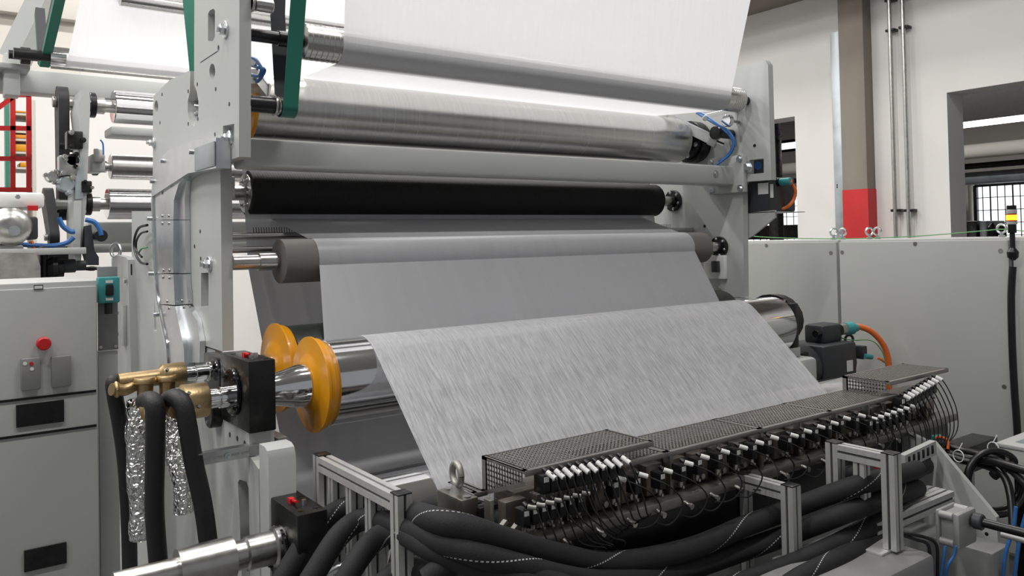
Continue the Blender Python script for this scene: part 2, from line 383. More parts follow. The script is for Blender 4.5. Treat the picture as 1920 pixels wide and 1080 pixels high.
# stored goods in the far hall seen through the right opening
a = P('X', 10, 1800, 440)
for i, (xa, xb, yt, mm, lb) in enumerate(((1797, 1832, 415, 'oxide', 'low dark bin behind the cabinets, by the jamb of the right opening'), (1835, 1850, 414, 'galv', 'grey tilted box standing beside the low dark bin'), (1852, 1872, 418, 'oxide', 'dark rounded drum in the far hall between grey box and black roll'), (1874, 1886, 416, 'black', 'black roll standing nearest the signal tower in the far hall'))):
    p = P('X', 10, xa, yt); q = P('X', 10, xb, yt); g = G()
    if i in (2, 3): g.lathe((10, (p.y+q.y)/2, 0), (0, 0, 1), [(0, .1), (.3, abs(p.y-q.y)/2), (p.z-.05, abs(p.y-q.y)/2), (p.z, abs(p.y-q.y)/2-.04)], 20)
    else: g.box(10, 10.5, q.y, p.y, 0, p.z, .02)
    g.obj(('bin', 'box', 'drum', 'roll')[i], mm, None, lb, ('bin', 'box', 'drum', 'roll')[i])
a = P('X', 9, 1462, 425); b = P('X', 9, 1494, 445)
G().box(8.9, 9.1, b.y-.1, a.y+.5, b.z-.02, a.z+.02, .01).obj('steel_beam', 'oxide', None, 'brown steel beam lying in the far hall behind the left opening', 'beam')
a = P('X', 7.6, 1452, 300); G().box(7.55, 7.66, a.y-.06, a.y+.06, 0, 4.3, .01).obj('steel_post', 'oxide', None, 'dark steel post standing just inside the left opening', 'post')
# lamps under the ceiling
LP = None
for i, (x, y) in enumerate(LAMPS):
    if LP is None:
        LP = thing('ceiling_lamp', 'unseen long narrow lamp added under the hall ceiling, in the front left corner', 'lamp', (x, y, CEIL-.15), 'ceiling lamps')
        G().box(x-.8, x+.8, y-.16, y+.16, CEIL-.13, CEIL-.0, .02).obj('housing', 'white_plastic', LP)
        p0 = (x, y)
    else: copy_tree(LP, (x-p0[0], y-p0[1], 0), 'unseen long narrow lamp under the hall ceiling, row %s from the left, %s from the front' % (ORD[i//4], ORD[i % 4]))
# ================================================================== GREY SWITCH CABINETS ALONG THE RIGHT WALL
XC = 4.3; zc = 1.662
cy = [P('X', XC, 1320, 452).y, P('X', XC, 1570, 450).y, P('X', XC, 1893.5, 443).y, .2]
names = ['leftmost light grey switch cabinet, its left half behind the machine', 'wide light grey switch cabinet behind the motor, between two seams', 'light grey switch cabinet at the right frame edge behind the signal tower']
for i in range(3):
    y0, y1 = cy[i+1]+.006, cy[i]-.006
    t = thing('switch_cabinet', names[i], 'cabinet', (XC+.3, (y0+y1)/2, 0), 'switch cabinets')
    G().box(XC+.02, XC+.8, y0, y1, .1, zc, .006).obj('body', 'paint_cab', t)
    G().box(XC, XC+.02, y0+.003, y1-.003, .12, zc-.012, .004).obj('door', 'paint_cab', t)
    G().box(XC+.05, XC+.75, y0+.02, y1-.02, 0, .1).obj('plinth', 'paint_dark_and_shade', t)
    scr = [[(1437, 460)], [(1579, 473), (1716, 457), (1883, 725), (1876, 470)], []][i]
    for sx, sy in scr: q = P('X', XC, sx, sy); G().cyl((XC-.002, q.y, q.z), (XC+.01, q.y, q.z), .011).obj('screw', 'steel', t)
    if i == 0:
        for sx in (1558,): q = P('X', XC, sx, 474); G().cyl((XC-.002, q.y, q.z), (XC+.01, q.y, q.z), .011).obj('screw', 'steel', t)
eyes = [(1563, 441, 1, 'on the left cabinet just left of the seam'), (1580, 440, 0, 'on the wide cabinet just right of the left seam'), (1630, 437, 1, 'edge-on near the red column base'), (1645, 436, 0, 'showing its ring below the red column base'), (1878, 434, 0, 'on the wide cabinet beside the signal tower')]
for ex, ey, turned, lb in eyes:
    q = P('X', XC+.2, ex, ey); q.z = zc
    t = thing('eye_bolt', 'small silver lifting eye '+lb, 'eye bolt', q, 'lifting eyes on the cabinets')
    G().cyl(q, q+Vector((0, 0, .012)), .016).cyl(q, q+Vector((0, 0, .03)), .008).obj('collar', 'zinc', t)
    G().torus(q+Vector((0, 0, .045)), (1, 0, 0) if not turned else (.5, 1, 0), .022, .006).obj('ring', 'zinc', t)
g = G(); pts = [P('X', XC+.15, *q) for q in ((1395, 441), (1440, 445), (1530, 447.5), (1620, 447), (1730, 442), (1830, 434), (1880, 430), (1925, 434))]
g.tube(pts, .003, 6).obj('earth_wire', 'wire_green', None, 'thin green wire stretched along the top of the switch cabinets', 'wire')
# signal tower
bx = XC-.06; q = P('X', bx, 1898, 440); yb = q.y; zz = lambda y: P('X', bx, 1898, y).z
t = thing('signal_tower', 'slim signal tower with a lit amber section, on the right cabinets', 'signal light', (bx, yb, zz(440)))
for nm, a, b, mm, r, lb in (('top_cap', 385, 393, 'oxide', .021, None), ('segment', 393, 401, 'clear_grey', .023, 'unlit grey segment'), ('segment', 403, 413, 'amber', .024, 'lit amber segment'), ('segment', 415, 421, 'clear_grey', .023, 'unlit grey segment'), ('ring', 401, 403, 'red', .0235, 'dark red ring'), ('ring', 413, 415, 'red', .0235, 'dark red ring'), ('base', 421, 437, 'oxide', .019, None), ('stem', 437, 470, 'black', .012, None)):
    G().cyl((bx, yb, zz(b)), (bx, yb, zz(a)), r, seg=20, ch=.002).obj(nm, mm, t, lb)
G().lathe((bx, yb, zz(488)), (0, 0, 1), [(0, .01), (.015, .024), (.04, .026), (.06, .012)], 16).obj('cable_gland', 'black', t)
pts = [P('X', bx-.02, *q) for q in ((1899, 470), (1899, 500), (1896, 560), (1898, 650), (1902, 730), (1907, 800), (1909, 860))]
G().tube(pts[:2], .003, 8).tube(pts[1:], .017, 10).obj('signal_cable', 'black', None, 'thick black cable hanging down the cabinets below the signal tower', 'cable')

# ================================================================== MACHINE: SIDE FRAMES
XL, XLi, XR = .85, .888, 3.5
YF = 2.63
plate = [P('X', XL, *q) for q in ((365, -90), (449, -90), (448, 294), (413, 306), (417, 659), (374, 645), (374, 700), (300, 700), (289, 560), (286, 420), (287, 181), (318, 150), (354, 133), (357, 133), (356, 172), (352, 190), (352, 208), (354, 222), (359, 233), (364, 236), (370, 228), (372, 210), (372, 190), (369, 172), (364, 158), (364, 80))]
holes = [px('X', XL, (390, 26), (393, 20), (400, 16), (403, 20), (403, 68), (400, 76), (393, 80), (390, 76)), pell('X', XL, 398, 134, 5.5, 15), pell('X', XL, 293, 200, 3.5, 12),
         px('X', XL, (418, 236), (439, 232), (439, 276), (418, 279)), px('X', XL, (377, 512), (391, 511), (391, 573), (377, 574)), pell('X', XL, 409.5, 91, 2, 7, 10)]
LF = thing('left_side_frame', 'tall light grey steel side plate at left carrying the roller ends', 'machine frame', (XL, 3.1, 1.0))
G().prism(plate, 'X', XL, XLi+.001, holes).obj('side_plate', 'paint', LF)
p = [P('X', XL, *q) for q in ((376, 117), (408, 96))]; G().beam(p[0]+Vector((-.0005, 0, 0)), p[1]+Vector((-.0005, 0, 0)), .002, .002).obj('seam', 'oxide', LF)
for h in holes: G().box(XL+.028, XLi-.002, min(q.y for q in h)-.004, max(q.y for q in h)+.004, min(q.z for q in h)-.004, max(q.z for q in h)+.004).obj('pocket_floor', 'paint', LF)
for hx, hy in ((404.5, 167), (430, 195), (403, 252), (370, 158), (371, 223), (353, 171), (353, 232), (304, 177), (300, 230), (353, 435), (375.5, 434), (354, 484), (376.5, 485), (365, 462), (345, 536)):
    q = P('X', XL, hx, hy); G().cyl(q-Vector((.001, 0, 0)), q+Vector((.002, 0, 0)), .0075, seg=10).obj('tapped_hole', 'black', LF)
for hx, hy, r in ((424, 56, .024), (432, 259, .02), (394, 495, .022), (343, 363, .018), (290, 268, .018)):
    q = P('X', XL, hx, hy); G().cyl(q-Vector((.008, 0, 0)), q+Vector((.004, 0, 0)), r*1.25, seg=20, ch=.002).hexa(q-Vector((.008, 0, 0)), (-1, 0, 0), r*.8, .016).cyl(q-Vector((.024, 0, 0)), q-Vector((.034, 0, 0)), r*.45, seg=10).obj('bolt', 'zinc', LF)
# bearing in the slot of the plate
q = P('X', XL+.03, 366, 205)
t = thing('bearing_housing', 'bright bearing housing in the slot of the left side plate', 'bearing', q)
G().cyl(q+Vector((.005, 0, 0)), q+Vector((.12, 0, 0)), .075, seg=28, ch=.004).obj('housing', 'steel', t)
G().cyl(q+Vector((-.01, 0, 0)), q+Vector((.01, 0, 0)), .03, seg=16, ch=.003).obj('shaft_end', 'chrome', t)
# lower stand plate carrying the nip roller blocks
XS = .762
st = [P('X', XS, *q) for q in ((380, 762), (467, 812), (468, 836), (482, 842), (484, 832), (493, 826), (500, 836), (505, 960))]
yfr = st[-1].y
body = [Vector((0, st[1].y+.001, st[1].z)), Vector((0, st[2].y, 1.10)), Vector((0, 2.24, 1.08)), Vector((0, 2.24, 0)), Vector((0, 3.55, 0)), Vector((0, 3.55, 1.16))]
slot = px('X', XS, (446, 905), (449, 899), (462, 903), (466, 915), (467, 960), (470, 1100), (454, 1100), (449, 960))
for q in slot: q.z = max(q.z, .06)
LS = thing('left_stand', 'light grey lower stand plate at left under the black bearing blocks', 'machine frame', (XS, 2.9, 0))
G().prism(body, 'X', XS, .835, [slot]).obj('stand_plate', 'paint', LS)
G().box(.84, .87, 2.3, 3.5, .0, 1.14).obj('backing_plate', 'paint_dark_and_shade', LS)
a = P('X', XS-.012, 486, 832); b = P('X', XS-.012, 503, 832)
nub = [Vector((0, b.y, 0)), Vector((0, b.y, a.z-.03)), Vector((0, b.y+.01, a.z-.008)), Vector((0, b.y+.03, a.z)), Vector((0, a.y, a.z)), Vector((0, a.y, 0))]
G().prism(nub, 'X', XS-.012, .825).obj('stop_arm', 'paint', LS)
for hx, hy in ((431, 815), (445, 822), (459, 831)):
    q = P('X', XS, hx, hy); G().cyl(q-Vector((.001, 0, 0)), q+Vector((.002, 0, 0)), .008, seg=10).obj('tapped_hole', 'black', LS)
G().box(XL+.005, XL+.03, 2.95, 3.9, .0, 1.33).obj('rear_plate', 'paint', LS)
q = P('X', .74, 397, 775)
t = thing('inspection_cap', 'round dark cap standing under the brass rotary joints', 'cap', q)
G().cyl(q+Vector((-.012, 0, 0)), q+Vector((.03, 0, 0)), .045, seg=28, ch=.004).obj('disc', 'oxide', t); G().cyl(q+Vector((-.016, 0, -.025)), q+Vector((-.01, 0, -.025)), .005, seg=8).obj('screw', 'zinc', t)
# slotted mounting rail across the stand
a = P('X', .70, 374, 862); b = P('X', .74, 478, 838)
a2 = P('Y', 2.32, 366, 862); b2 = P('Y', 2.32, 482, 842)
t = thing('mounting_rail', 'short slotted galvanized rail fixed across the left stand', 'rail', (a2+b2)/2)
G().beam(a2, b2, .012, .035).beam(a2+Vector((0, -.01, .018)), b2+Vector((0, -.01, .018)), .03, .003).obj('rail_profile', 'zinc', t)
for k in (.15, .35, .62, .8):
    c = a2.lerp(b2, k)+Vector((0, -.0068, -.003)); G().beam(c-Vector((.012, 0, 0)), c+Vector((.012, 0, 0)), .002, .006).obj('slot', 'paint', t)
c = a2.lerp(b2, .5)+Vector((0, -.008, -.004)); bolt(t, c, (0, -1, 0), .006)
# ---- curved aluminium cable duct on the left frame
XD = .80
outl = [(405, 258), (405, 315), (352, 325), (335, 345), (326, 375), (325, 420), (325, 520), (328, 575), (338, 620), (345, 655), (346, 700), (312, 700), (311, 660), (303, 620), (293, 575), (288, 520), (284, 420), (283, 370), (286, 335), (295, 303), (315, 282), (365, 263)]
DU = thing('cable_duct', 'curved bright aluminium cable duct bending down the left side frame', 'cable duct', (XD, 3.4, 1.2))
G().prism(px('X', XD, *outl[:3], *outl[-5:]), 'X', XD, XL-.002).obj('top_elbow', 'zinc', DU)
inner = outl[2:11]; outer = outl[11:18][::-1]
def band(a, b): return px('X', XD+.012, *a, *b)
seg = [([(352, 325), (335, 345), (326, 375), (325, 412)], [(284, 412), (283, 370), (286, 335), (297, 318)]), ([(325, 413), (325, 512)], [(288, 512), (284, 413)]), ([(325, 514), (328, 572)], [(293, 569), (288, 513)]), ([(328, 574), (338, 620), (345, 655), (346, 712)], [(312, 712), (311, 660), (303, 620), (293, 571)])]
for i, (a, b) in enumerate(seg):
    G().prism(band(a, b), 'X', XD+.012, XL-.002).obj('duct_segment', 'zinc', DU)
i2 = [([(352, 327), (348, 345), (346, 375), (347, 412)], [(326, 412), (327, 375), (336, 345)]), ([(347, 413), (348, 512)], [(326, 512), (326, 413)]), ([(348, 514), (352, 570)], [(329, 572), (326, 514)]), ([(352, 572), (368, 600), (375, 640), (374, 680)], [(347, 680), (346, 655), (339, 620), (329, 574)])]
for a, b in i2: G().prism(px('X', XD+.03, *a, *b), 'X', XD+.03, XL-.001).obj('inner_lining', 'zinc', DU)
edge = [(298, 318), (290, 345), (288, 375), (289, 420), (292, 512), (296, 560), (306, 610), (314, 650), (316, 700)]
G().tube([P('X', XD+.010, *q) for q in edge], .006, 6).obj('bright_edge', 'chrome', DU)
for bx_, by in ((304, 350), (304, 362), (321, 348), (333, 350), (304, 405), (316, 405), (304, 419), (316, 419), (331, 405), (331, 419), (306, 507), (317, 507), (305, 520), (317, 521), (313, 565), (325, 566), (341, 564), (354, 564), (316, 578), (328, 577), (344, 576), (356, 575)):
    q = P('X', XD+(.011 if bx_ < 325 else .029), bx_, by); G().cyl(q-Vector((.003, 0, 0)), q+Vector((.002, 0, 0)), .006, seg=10).obj('rivet', 'steel', DU)
for bx_, by in ((287, 340), (281, 410), (283, 513), (293, 590), (306, 302), (360, 285)):
    q = P('X', XD, bx_, by); G().cyl(q-Vector((.012, 0, 0)), q+Vector((.01, 0, 0)), .009, seg=10).obj('thumb_screw', 'zinc', DU)
a, b = P('X', XD-.002, 366, 262), P('X', XD-.002, 404, 312)
G().box(XD-.006, XD-.001, b.y, a.y, b.z+.002, a.z-.03, .002).obj('cover_box', 'galv', DU, label='blue-grey bright square cover plate')

# ================================================================== ROLLERS
def flange_bearing(t, x, y, z, r, n=6, sgn=-1):
    G().cyl((x, y, z), (x+sgn*.02, y, z), r, seg=32, ch=.003).cyl((x+sgn*.02, y, z), (x+sgn*.035, y, z), r*.6, seg=24).obj('flange_bearing', 'oxide', t)
    for k in range(n):
        a = 2*PI*k/n+.3; bolt(t, (x+sgn*.02, y+math.cos(a)*r*.8, z+math.sin(a)*r*.8), (sgn, 0, 0), r*.09, 'bolt', 'zinc', r*.08)
def roller(label, y, z, r, x0, x1, m, jr, jx0, jx1, jm='steel', group='machine rollers', name='roller', seg=64, rim=None):
    t = thing(name, label, 'roller', ((x0+x1)/2, y, z-r), group)
    G().lathe((x0, y, z), (1, 0, 0), [(0, r-.006), (.004, r), (x1-x0-.004, r), (x1-x0, r-.006)], seg).obj('shell', m, t)
    if jx0 is not None: G().lathe((jx0, y, z), (1, 0, 0), [(0, jr), ((x0-jx0)*.55, jr), ((x0-jx0)*.56, jr*1.22), ((x0-jx0)*.93, jr*1.22), ((x0-jx0)*.94, jr*.8), (x0-jx0+.01, jr*.8)], 28).obj('journal', jm, t)
    if jx1 is not None: G().lathe((x1-.01, y, z), (1, 0, 0), [(0, jr), (jx1-x1+.01, jr)], 28).obj('journal', jm, t)
    return t
# black grooved roller
BY, BZ, BR = 3.17, 1.906, .089
t = roller('long matt black grooved roller below the light grey crossbeam', BY, BZ, BR, 1.045, 3.335, 'ribbed', .024, XLi, XR-.01)
G().cyl((1.040, BY, BZ), (1.046, BY, BZ), BR*.86, seg=40).obj('end_disc', 'steel', t)
flange_bearing(t, XR, BY, BZ, .06)
for k in range(6): a = k*PI/3; q = (1.04, BY+math.cos(a)*.055, BZ+math.sin(a)*.055); bolt(t, q, (-1, 0, 0), .006)
G().box(XLi, XLi+.10, BY-.05, BY+.05, BZ-.03, BZ+.06, .004).obj('journal_bracket', 'steel', t)
# grey rubber roller
GY, GZ, GR = 2.85, 1.641, .080
t = roller('dark taupe rubber roller guiding the middle grey web', GY, GZ, GR, 1.052, 3.35, 'grey_rubber', .026, XLi, XR-.01)
flange_bearing(t, XR, GY, GZ, .056)
G().lathe((1.05, GY, GZ), (1, 0, 0), [(0, .012), (.004, .02)], 16).obj('centre_hole', 'oxide', t)
# needle comb roller just behind the grey roller
cz = 1.735; cyy = 3.04
t = thing('needle_bar', 'thin steel bar with upright black needles behind the taupe roller', 'bar', (2.2, cyy, cz-.02))
G().cyl((XLi, cyy, cz), (XR, cyy, cz), .014, seg=16).obj('bar', 'brushed', t)
g = G()
for k in range(230): x = 1.03+k*.0100; g.cyl((x, cyy, cz+.01), (x-.002, cyy, cz+.034), .0014, seg=4)
o = g.obj('needle', 'black', t, kind='stuff')
t = thing('steel_crossbar', 'thin bright crossbar just above the taupe roller journal', 'bar', (2.2, 3.0, 1.66))
G().cyl((XLi, 3.0, 1.685), (XR, 3.0, 1.685), .012, seg=16).obj('bar', 'brushed', t)
# big brushed roller
AY, AZ, AR = 3.0, 2.222, .122
t = roller('large brushed steel roller above the light grey crossbeam', AY, AZ, AR, 1.0, 3.335, 'brushed', .04, XLi, XR-.01)
G().cyl((.985, AY, AZ), (1.0, AY, AZ), AR+.014, seg=56, ch=.003).obj('end_flange', 'yellow', t, label='yellow end flange')
G().cyl((XR, AY, AZ), (XR-.07, AY, AZ), .115, seg=36, ch=.004).obj('bearing_hub', 'oxide', t)
flange_bearing(t, XR-.07, AY, AZ, .10, 6)
# upper threading roller
UY, UZ, UR = 2.66, 2.402, .062
t = roller('topmost shiny steel roller with fine grid ends under the white web', UY, UZ, UR, 1.075, 3.44, 'brushed', .022, XLi, None, 'black')
for xa, xb in ((1.085, 1.225), (3.345, 3.435)):
    g = G()
    n = 7 if xb-xa > .1 else 6
    for k in range(n): x = xa+(xb-xa)*(k+.5)/n; g.torus((x, UY, UZ), (1, 0, 0), UR, .0012, 40, 5)
    g.obj('ring_groove', 'steel', t)
G().cyl((3.44, UY, UZ), (XR, UY-.01, UZ), .022, seg=20).obj('black_stub', 'black', t)
# chrome calender roller, front
CY_, CZ, CR = 2.42, 1.262, .136
t = roller('big mirror chrome roller with yellow flange under the sloping web', CY_, CZ, CR, 1.03, 3.35, 'chrome', .04, None, 3.42, 'chrome')
G().lathe((.985, CY_, CZ), (1, 0, 0), [(-.014, .066), (-.010, .078), (-.003, .09), (.001, .10), (.004, .149), (.011, .149), (.012, .142), (.03, .142), (.045, .13)], 64).obj('end_flange', 'yellow', t, label='yellow dished end flange')
G().lathe((.84, CY_, CZ), (1, 0, 0), [(0, .048), (.03, .048), (.065, .056), (.10, .066), (.13, .068), (.135, .06)], 48).obj('journal_cone', 'chrome', t)
# rear dark roller of the nip
RY, RZ, RR = 2.735, 1.278, .140
t = roller('dark rubber covered roller behind the chrome roller, yellow rim', RY, RZ, RR, 1.03, 3.35, 'dark_roll', .04, None, 3.42, 'chrome')
G().lathe((.99, RY, RZ), (1, 0, 0), [(-.014, .066), (-.010, .078), (-.003, .09), (.001, .10), (.004, .152), (.011, .152), (.012, .145), (.03, .145), (.04, .14)], 64).obj('end_flange', 'yellow', t, label='yellow dished end flange')
G().cyl((.83, RY, RZ), (.975, RY, RZ), .05).obj('journal_cone', 'chrome', t)
# lower chrome roller
LY, LZ, LR = 2.055, .925, .132
t = roller('lower mirror chrome roller where the sloping web ends', LY, LZ, LR, 1.0, 3.36, 'chrome', .05, .83, 3.43, 'chrome')

# ================================================================== WEBS
def arc(cy, cz, r, a0, a1, n, x0, x1):
    return [(x0, x1, cy+r*math.cos(math.radians(a0+(a1-a0)*k/n)), cz+r*math.sin(math.radians(a0+(a1-a0)*k/n))) for k in range(n+1)]
e = .0015
rows = [(1.16, 3.09, RY-RR-.01, CZ-.02)]+arc(CY_, CZ, CR+e, 25, 133, 18, 1.165, 3.09)+arc(LY, LZ, LR+e, 133, 235, 12, 1.165, 3.09)
rr = []
for i in range(len(rows)-1):
    rr.append(rows[i])
    if i == 19:
        for k in range(1, 10): rr.append(tuple(rows[i][j]*(1-k/10)+rows[i+1][j]*k/10 for j in range(4)))
rr.append(rows[-1])
G().sheet(rr, 0, 0, 40).obj('nonwoven_web', 'web_thin', None, 'streaky translucent fleece web sloping over the chrome roller', 'fabric web', 'webs of white fleece', fixn=False)
a = P('Y', GY-GR, 599, 500).x; b = P('Y', GY-GR, 1303, 470).x
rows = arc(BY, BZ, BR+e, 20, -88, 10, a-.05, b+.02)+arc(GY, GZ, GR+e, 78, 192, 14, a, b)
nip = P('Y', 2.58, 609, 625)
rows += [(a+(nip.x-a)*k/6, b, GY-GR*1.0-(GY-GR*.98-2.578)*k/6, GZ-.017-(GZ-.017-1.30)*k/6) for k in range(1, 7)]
G().sheet(rows, 0, 0, 30).obj('nonwoven_web', 'web_shaded', None, 'grey shaded web hanging from the taupe roller into the nip', 'fabric web', 'webs of white fleece', fixn=False)
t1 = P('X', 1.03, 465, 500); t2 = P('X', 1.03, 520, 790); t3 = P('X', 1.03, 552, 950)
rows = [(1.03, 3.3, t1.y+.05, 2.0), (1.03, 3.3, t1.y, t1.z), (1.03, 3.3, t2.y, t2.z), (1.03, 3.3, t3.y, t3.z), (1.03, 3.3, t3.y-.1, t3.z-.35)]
G().sheet(rows, 0, 0, 20).obj('nonwoven_web', 'web_shaded', None, 'rearmost web curtain seen behind the yellow flanges', 'fabric web', 'webs of white fleece', fixn=False)
# top web: down onto the topmost roller, around it and back to the big roller
pt = P('X', 1.222, 652, 0); pr = P('X', 3.34, 1398, 0)
xr = 3.305; yt = 2.56; TL = P('Y', yt, 652, 0); TR = P('Y', yt, 1398, 0)
zt = (TL.z+TR.z)/2; ha = UZ+.01
def trow(z):
    k = (z-ha)/(zt-ha); return (1.205+(TL.x-1.205)*(z-ha)/(TL.z-ha), xr+(TR.x+.012-xr)*k*(zt-ha)/(TR.z-ha), UY-UR*.995+(yt-UY+UR)*k, z)
rows = [trow(z) for z in (4.2, 3.6, 3.1, 2.8, 2.6, 2.5, 2.44)]
rows += arc(UY, UZ, UR+e, 176, 268, 10, 1.205, xr)
rows += arc(AY, AZ, AR+e, 92, -60, 14, 1.205, 3.17)
G().sheet(rows, 0, 0, 24).obj('nonwoven_web', 'web_top', None, 'big bright white web coming down onto the topmost roller', 'fabric web', 'webs of white fleece', fixn=False)
# far web at upper left
YB = 5.3
a = P('Y', YB, 125, 118); b = P('Y', YB-.25, 150, 0)
rows = [(b.x+.05, 5.0, YB-.5, b.z+(b.z-a.z)), (b.x, 5.0, YB-.25, b.z), (a.x, 5.0, YB, a.z), (a.x, 5.0, YB+.03, a.z-.03)]
G().sheet(rows, 0, 0, 16).obj('nonwoven_web', 'web_top', None, 'far white web at upper left behind the side plate', 'fabric web', 'webs of white fleece', fixn=False)
q = P('Y', YB+.06, 93, 106)
t = thing('roller', 'slim chrome roller under the far white web at upper left', 'roller', (q.x+2, q.y, q.z-.05), 'machine rollers')
G().cyl((q.x, q.y, q.z), (5.2, q.y, q.z), .06, seg=32).obj('shell', 'chrome', t); G().cyl((q.x-.18, q.y, q.z), (q.x, q.y, q.z), .03).obj('journal', 'black', t)
a = P('Y', YB-.1, 95, 121); G().cyl((a.x, YB-.1, a.z-.01), (5.2, YB-.1, a.z-.01), .013, seg=12).obj('support_bar', 'steel', None, 'thin grey bar running under the far white web', 'bar')
a = P('Y', 5.0, 225, -4); G().cyl((a.x, 5.0, a.z), (3.5, 5.0, a.z), .045, seg=24).obj('aluminium_roller', 'brushed', None, 'ribbed aluminium roller at the top edge above the far web', 'roller')
# ================================================================== CROSS BEAMS
t = thing('crossbeam', 'long light grey square crossbeam between both side frames', 'beam', (2.2, 2.76, 1.96))
G().box(XLi, XR-.02, 2.72, 2.83, 1.965, 2.065, .012).obj('box_section', 'paint', t)
G().box(XR-.035, XR, 2.66, 2.89, 1.925, 2.12, .006).obj('end_plate', 'paint', t)
for yy, z in ((2.68, 1.945), (2.68, 2.1), (2.87, 1.945), (2.87, 2.1)): bolt(t, (XR-.036, yy, z), (-1, 0, 0), .012)
bolt(t, (3.32, 2.72, 2.02), (0, -1, 0), .012, 'plug', 'steel', .004)
# ================================================================== RIGHT SIDE FRAME
RF = thing('right_side_frame', 'tall light grey steel side plate at right behind the roller ends', 'machine frame', (XR, 3.0, 1.2))
pl = [P('X', XR, *q) for q in ((1395, 557), (1393, 345), (1396, 341), (1446, 337), (1440, 122), (1435, 113), (1368, 127), (1240, 160), (1200, 560))]
hole = px('X', XR, (1405, 300), (1432, 297), (1432, 324), (1405, 327))
G().prism(pl, 'X', XR, XR+.04, [hole]).obj('side_plate', 'paint', RF)
for hx, hy in ((1367, 141), (1415, 273), (1321, 424)):
    q = P('X', XR, hx, hy); G().cyl(q-Vector((.001, 0, 0)), q+Vector((.002, 0, 0)), .009, seg=10).obj('tapped_hole', 'black', RF)
a = P('X', XR+.06, 1310, 560); G().box(XR-.0, XR+.05, 2.66, 4.0, .0, P('X', XR, 1395, 559).z).obj('lower_plate', 'paint', RF)
a = P('X', XR, 1320, 485); b = P('X', XR, 1350, 512)
G().box(XR-.03, XR, a.y-.16, a.y-.02, b.z-.03, a.z+.02, .004).box(XR-.033, XR-.029, a.y-.12, a.y-.06, b.z, a.z-.02).obj('bracket_block', 'white_plastic', RF)
q = P('X', XR-.05, 1340, 500); G().box(XR-.055, XR-.03, q.y-.02, q.y+.02, q.z-.03, q.z+.03, .003).obj('sensor', 'motor', RF)
for i, (xx, yy) in enumerate(((1326, 546), (1342, 543))):
    q = P('X', XR-.03, xx, yy); G().torus(q, (1, 0, 0), .03, .006, 20, 6, -.6, 2.6).obj('hose_clip', 'steel', RF)
# gadget behind the window cut in the right plate
q = P('X', XR+.09, 1420, 312)
t = thing('limit_switch', 'small blue and dark switch unit seen in the plate window at right', 'switch', q)
G().box(q.x-.03, q.x+.05, q.y-.07, q.y+.06, q.z-.06, q.z+.05, .005).obj('housing', 'motor', t)
G().cyl(q+Vector((-.035, -.03, .0)), q+Vector((-.03, -.03, 0)), .022, seg=16).obj('blue_knob', 'blue', t); G().box(q.x-.034, q.x-.03, q.y, q.y+.035, q.z-.01, q.z+.03).obj('terminal', 'teal', t)
q = P('X', XR-.01, 1401, 313); t = thing('hex_bolt', 'large bright hex bolt left of the window in the right plate', 'bolt', q); G().hexa(q, (-1, 0, 0), .02, .02).obj('head', 'zinc', t); G().cyl(q+Vector((.004, 0, 0)), q, .03).obj('washer', 'zinc', t)
# hanging motor behind right plate
a = P('X', XR+.10, 1398, 343); b = P('X', XR+.10, 1450, 397)
t = thing('servo_motor', 'dark grey square motor mounted high behind the right side plate', 'motor', ((XR+.2), (a.y+b.y)/2, b.z), 'motors')
G().box(XR+.06, XR+.30, b.y, a.y+.06, b.z, a.z+.02, .012).obj('housing', 'motor', t)
q = P('X', XR+.058, 1431, 354); G().box(q.x-.003, q.x+.003, q.y-.03, q.y+.03, q.z-.028, q.z+.03).obj('rating_plate', 'white_plastic', t, label='small white rating plate')
q2 = P('X', XR+.058, 1447, 358); G().box(q2.x-.003, q2.x+.003, q2.y-.008, q2.y+.008, q2.z-.035, q2.z+.035).obj('rating_plate', 'white_plastic', t, label='narrow white plate')
q3 = P('X', XR+.15, 1452, 342)
G().cyl(q3, q3+Vector((0, -.035, 0)), .022, seg=16).obj('connector_socket', 'black', t); G().cyl(q3+Vector((0, -.035, 0)), q3+Vector((0, -.10, .0)), .02, seg=16, ch=.004).obj('plug', 'teal', t, label='teal cable plug')
cp = [q3+Vector((0, -.10, 0))]+[D(*w, (q3-EYE).dot(_f)) for w in ((1484, 344), (1491, 356), (1488, 375), (1473, 389), (1448, 394))]
G().tube(cp, .009, 8).obj('motor_cable', 'orange', None, 'thin orange cable looping from the high motor across the left opening', 'cable')
a = P('X', XR+.03, 1396, 398)
tri = px('X', XR+.06, (1396, 400), (1455, 394), (1455, 408), (1412, 443), (1396, 450))
t = thing('sheet_bracket', 'light grey folded sheet bracket under the high dark motor', 'bracket', (XR+.06, 2.5, 1.75))
G().prism(tri, 'X', XR+.05, XR+.065).box(XR+.05, XR+.3, P('X', XR+.05, 1455, 400).y, P('X', XR+.05, 1396, 400).y, P('X', XR+.05, 1420, 398).z-.004, P('X', XR+.05, 1420, 398).z).obj('bracket', 'paint', t)
for yy in (405, 420): q = P('X', XR+.049, 1399, yy); G().cyl(q, q+Vector((.004, 0, 0)), .006, seg=8).obj('hole', 'black', t)
for k in range(5): q = P('X', XR+.045, 1446+k*2.4, 412-k*2.5); G().beam(q, q+Vector((0, -.0, -.03)), .006, .003).obj('warning_stripe', 'red', t)
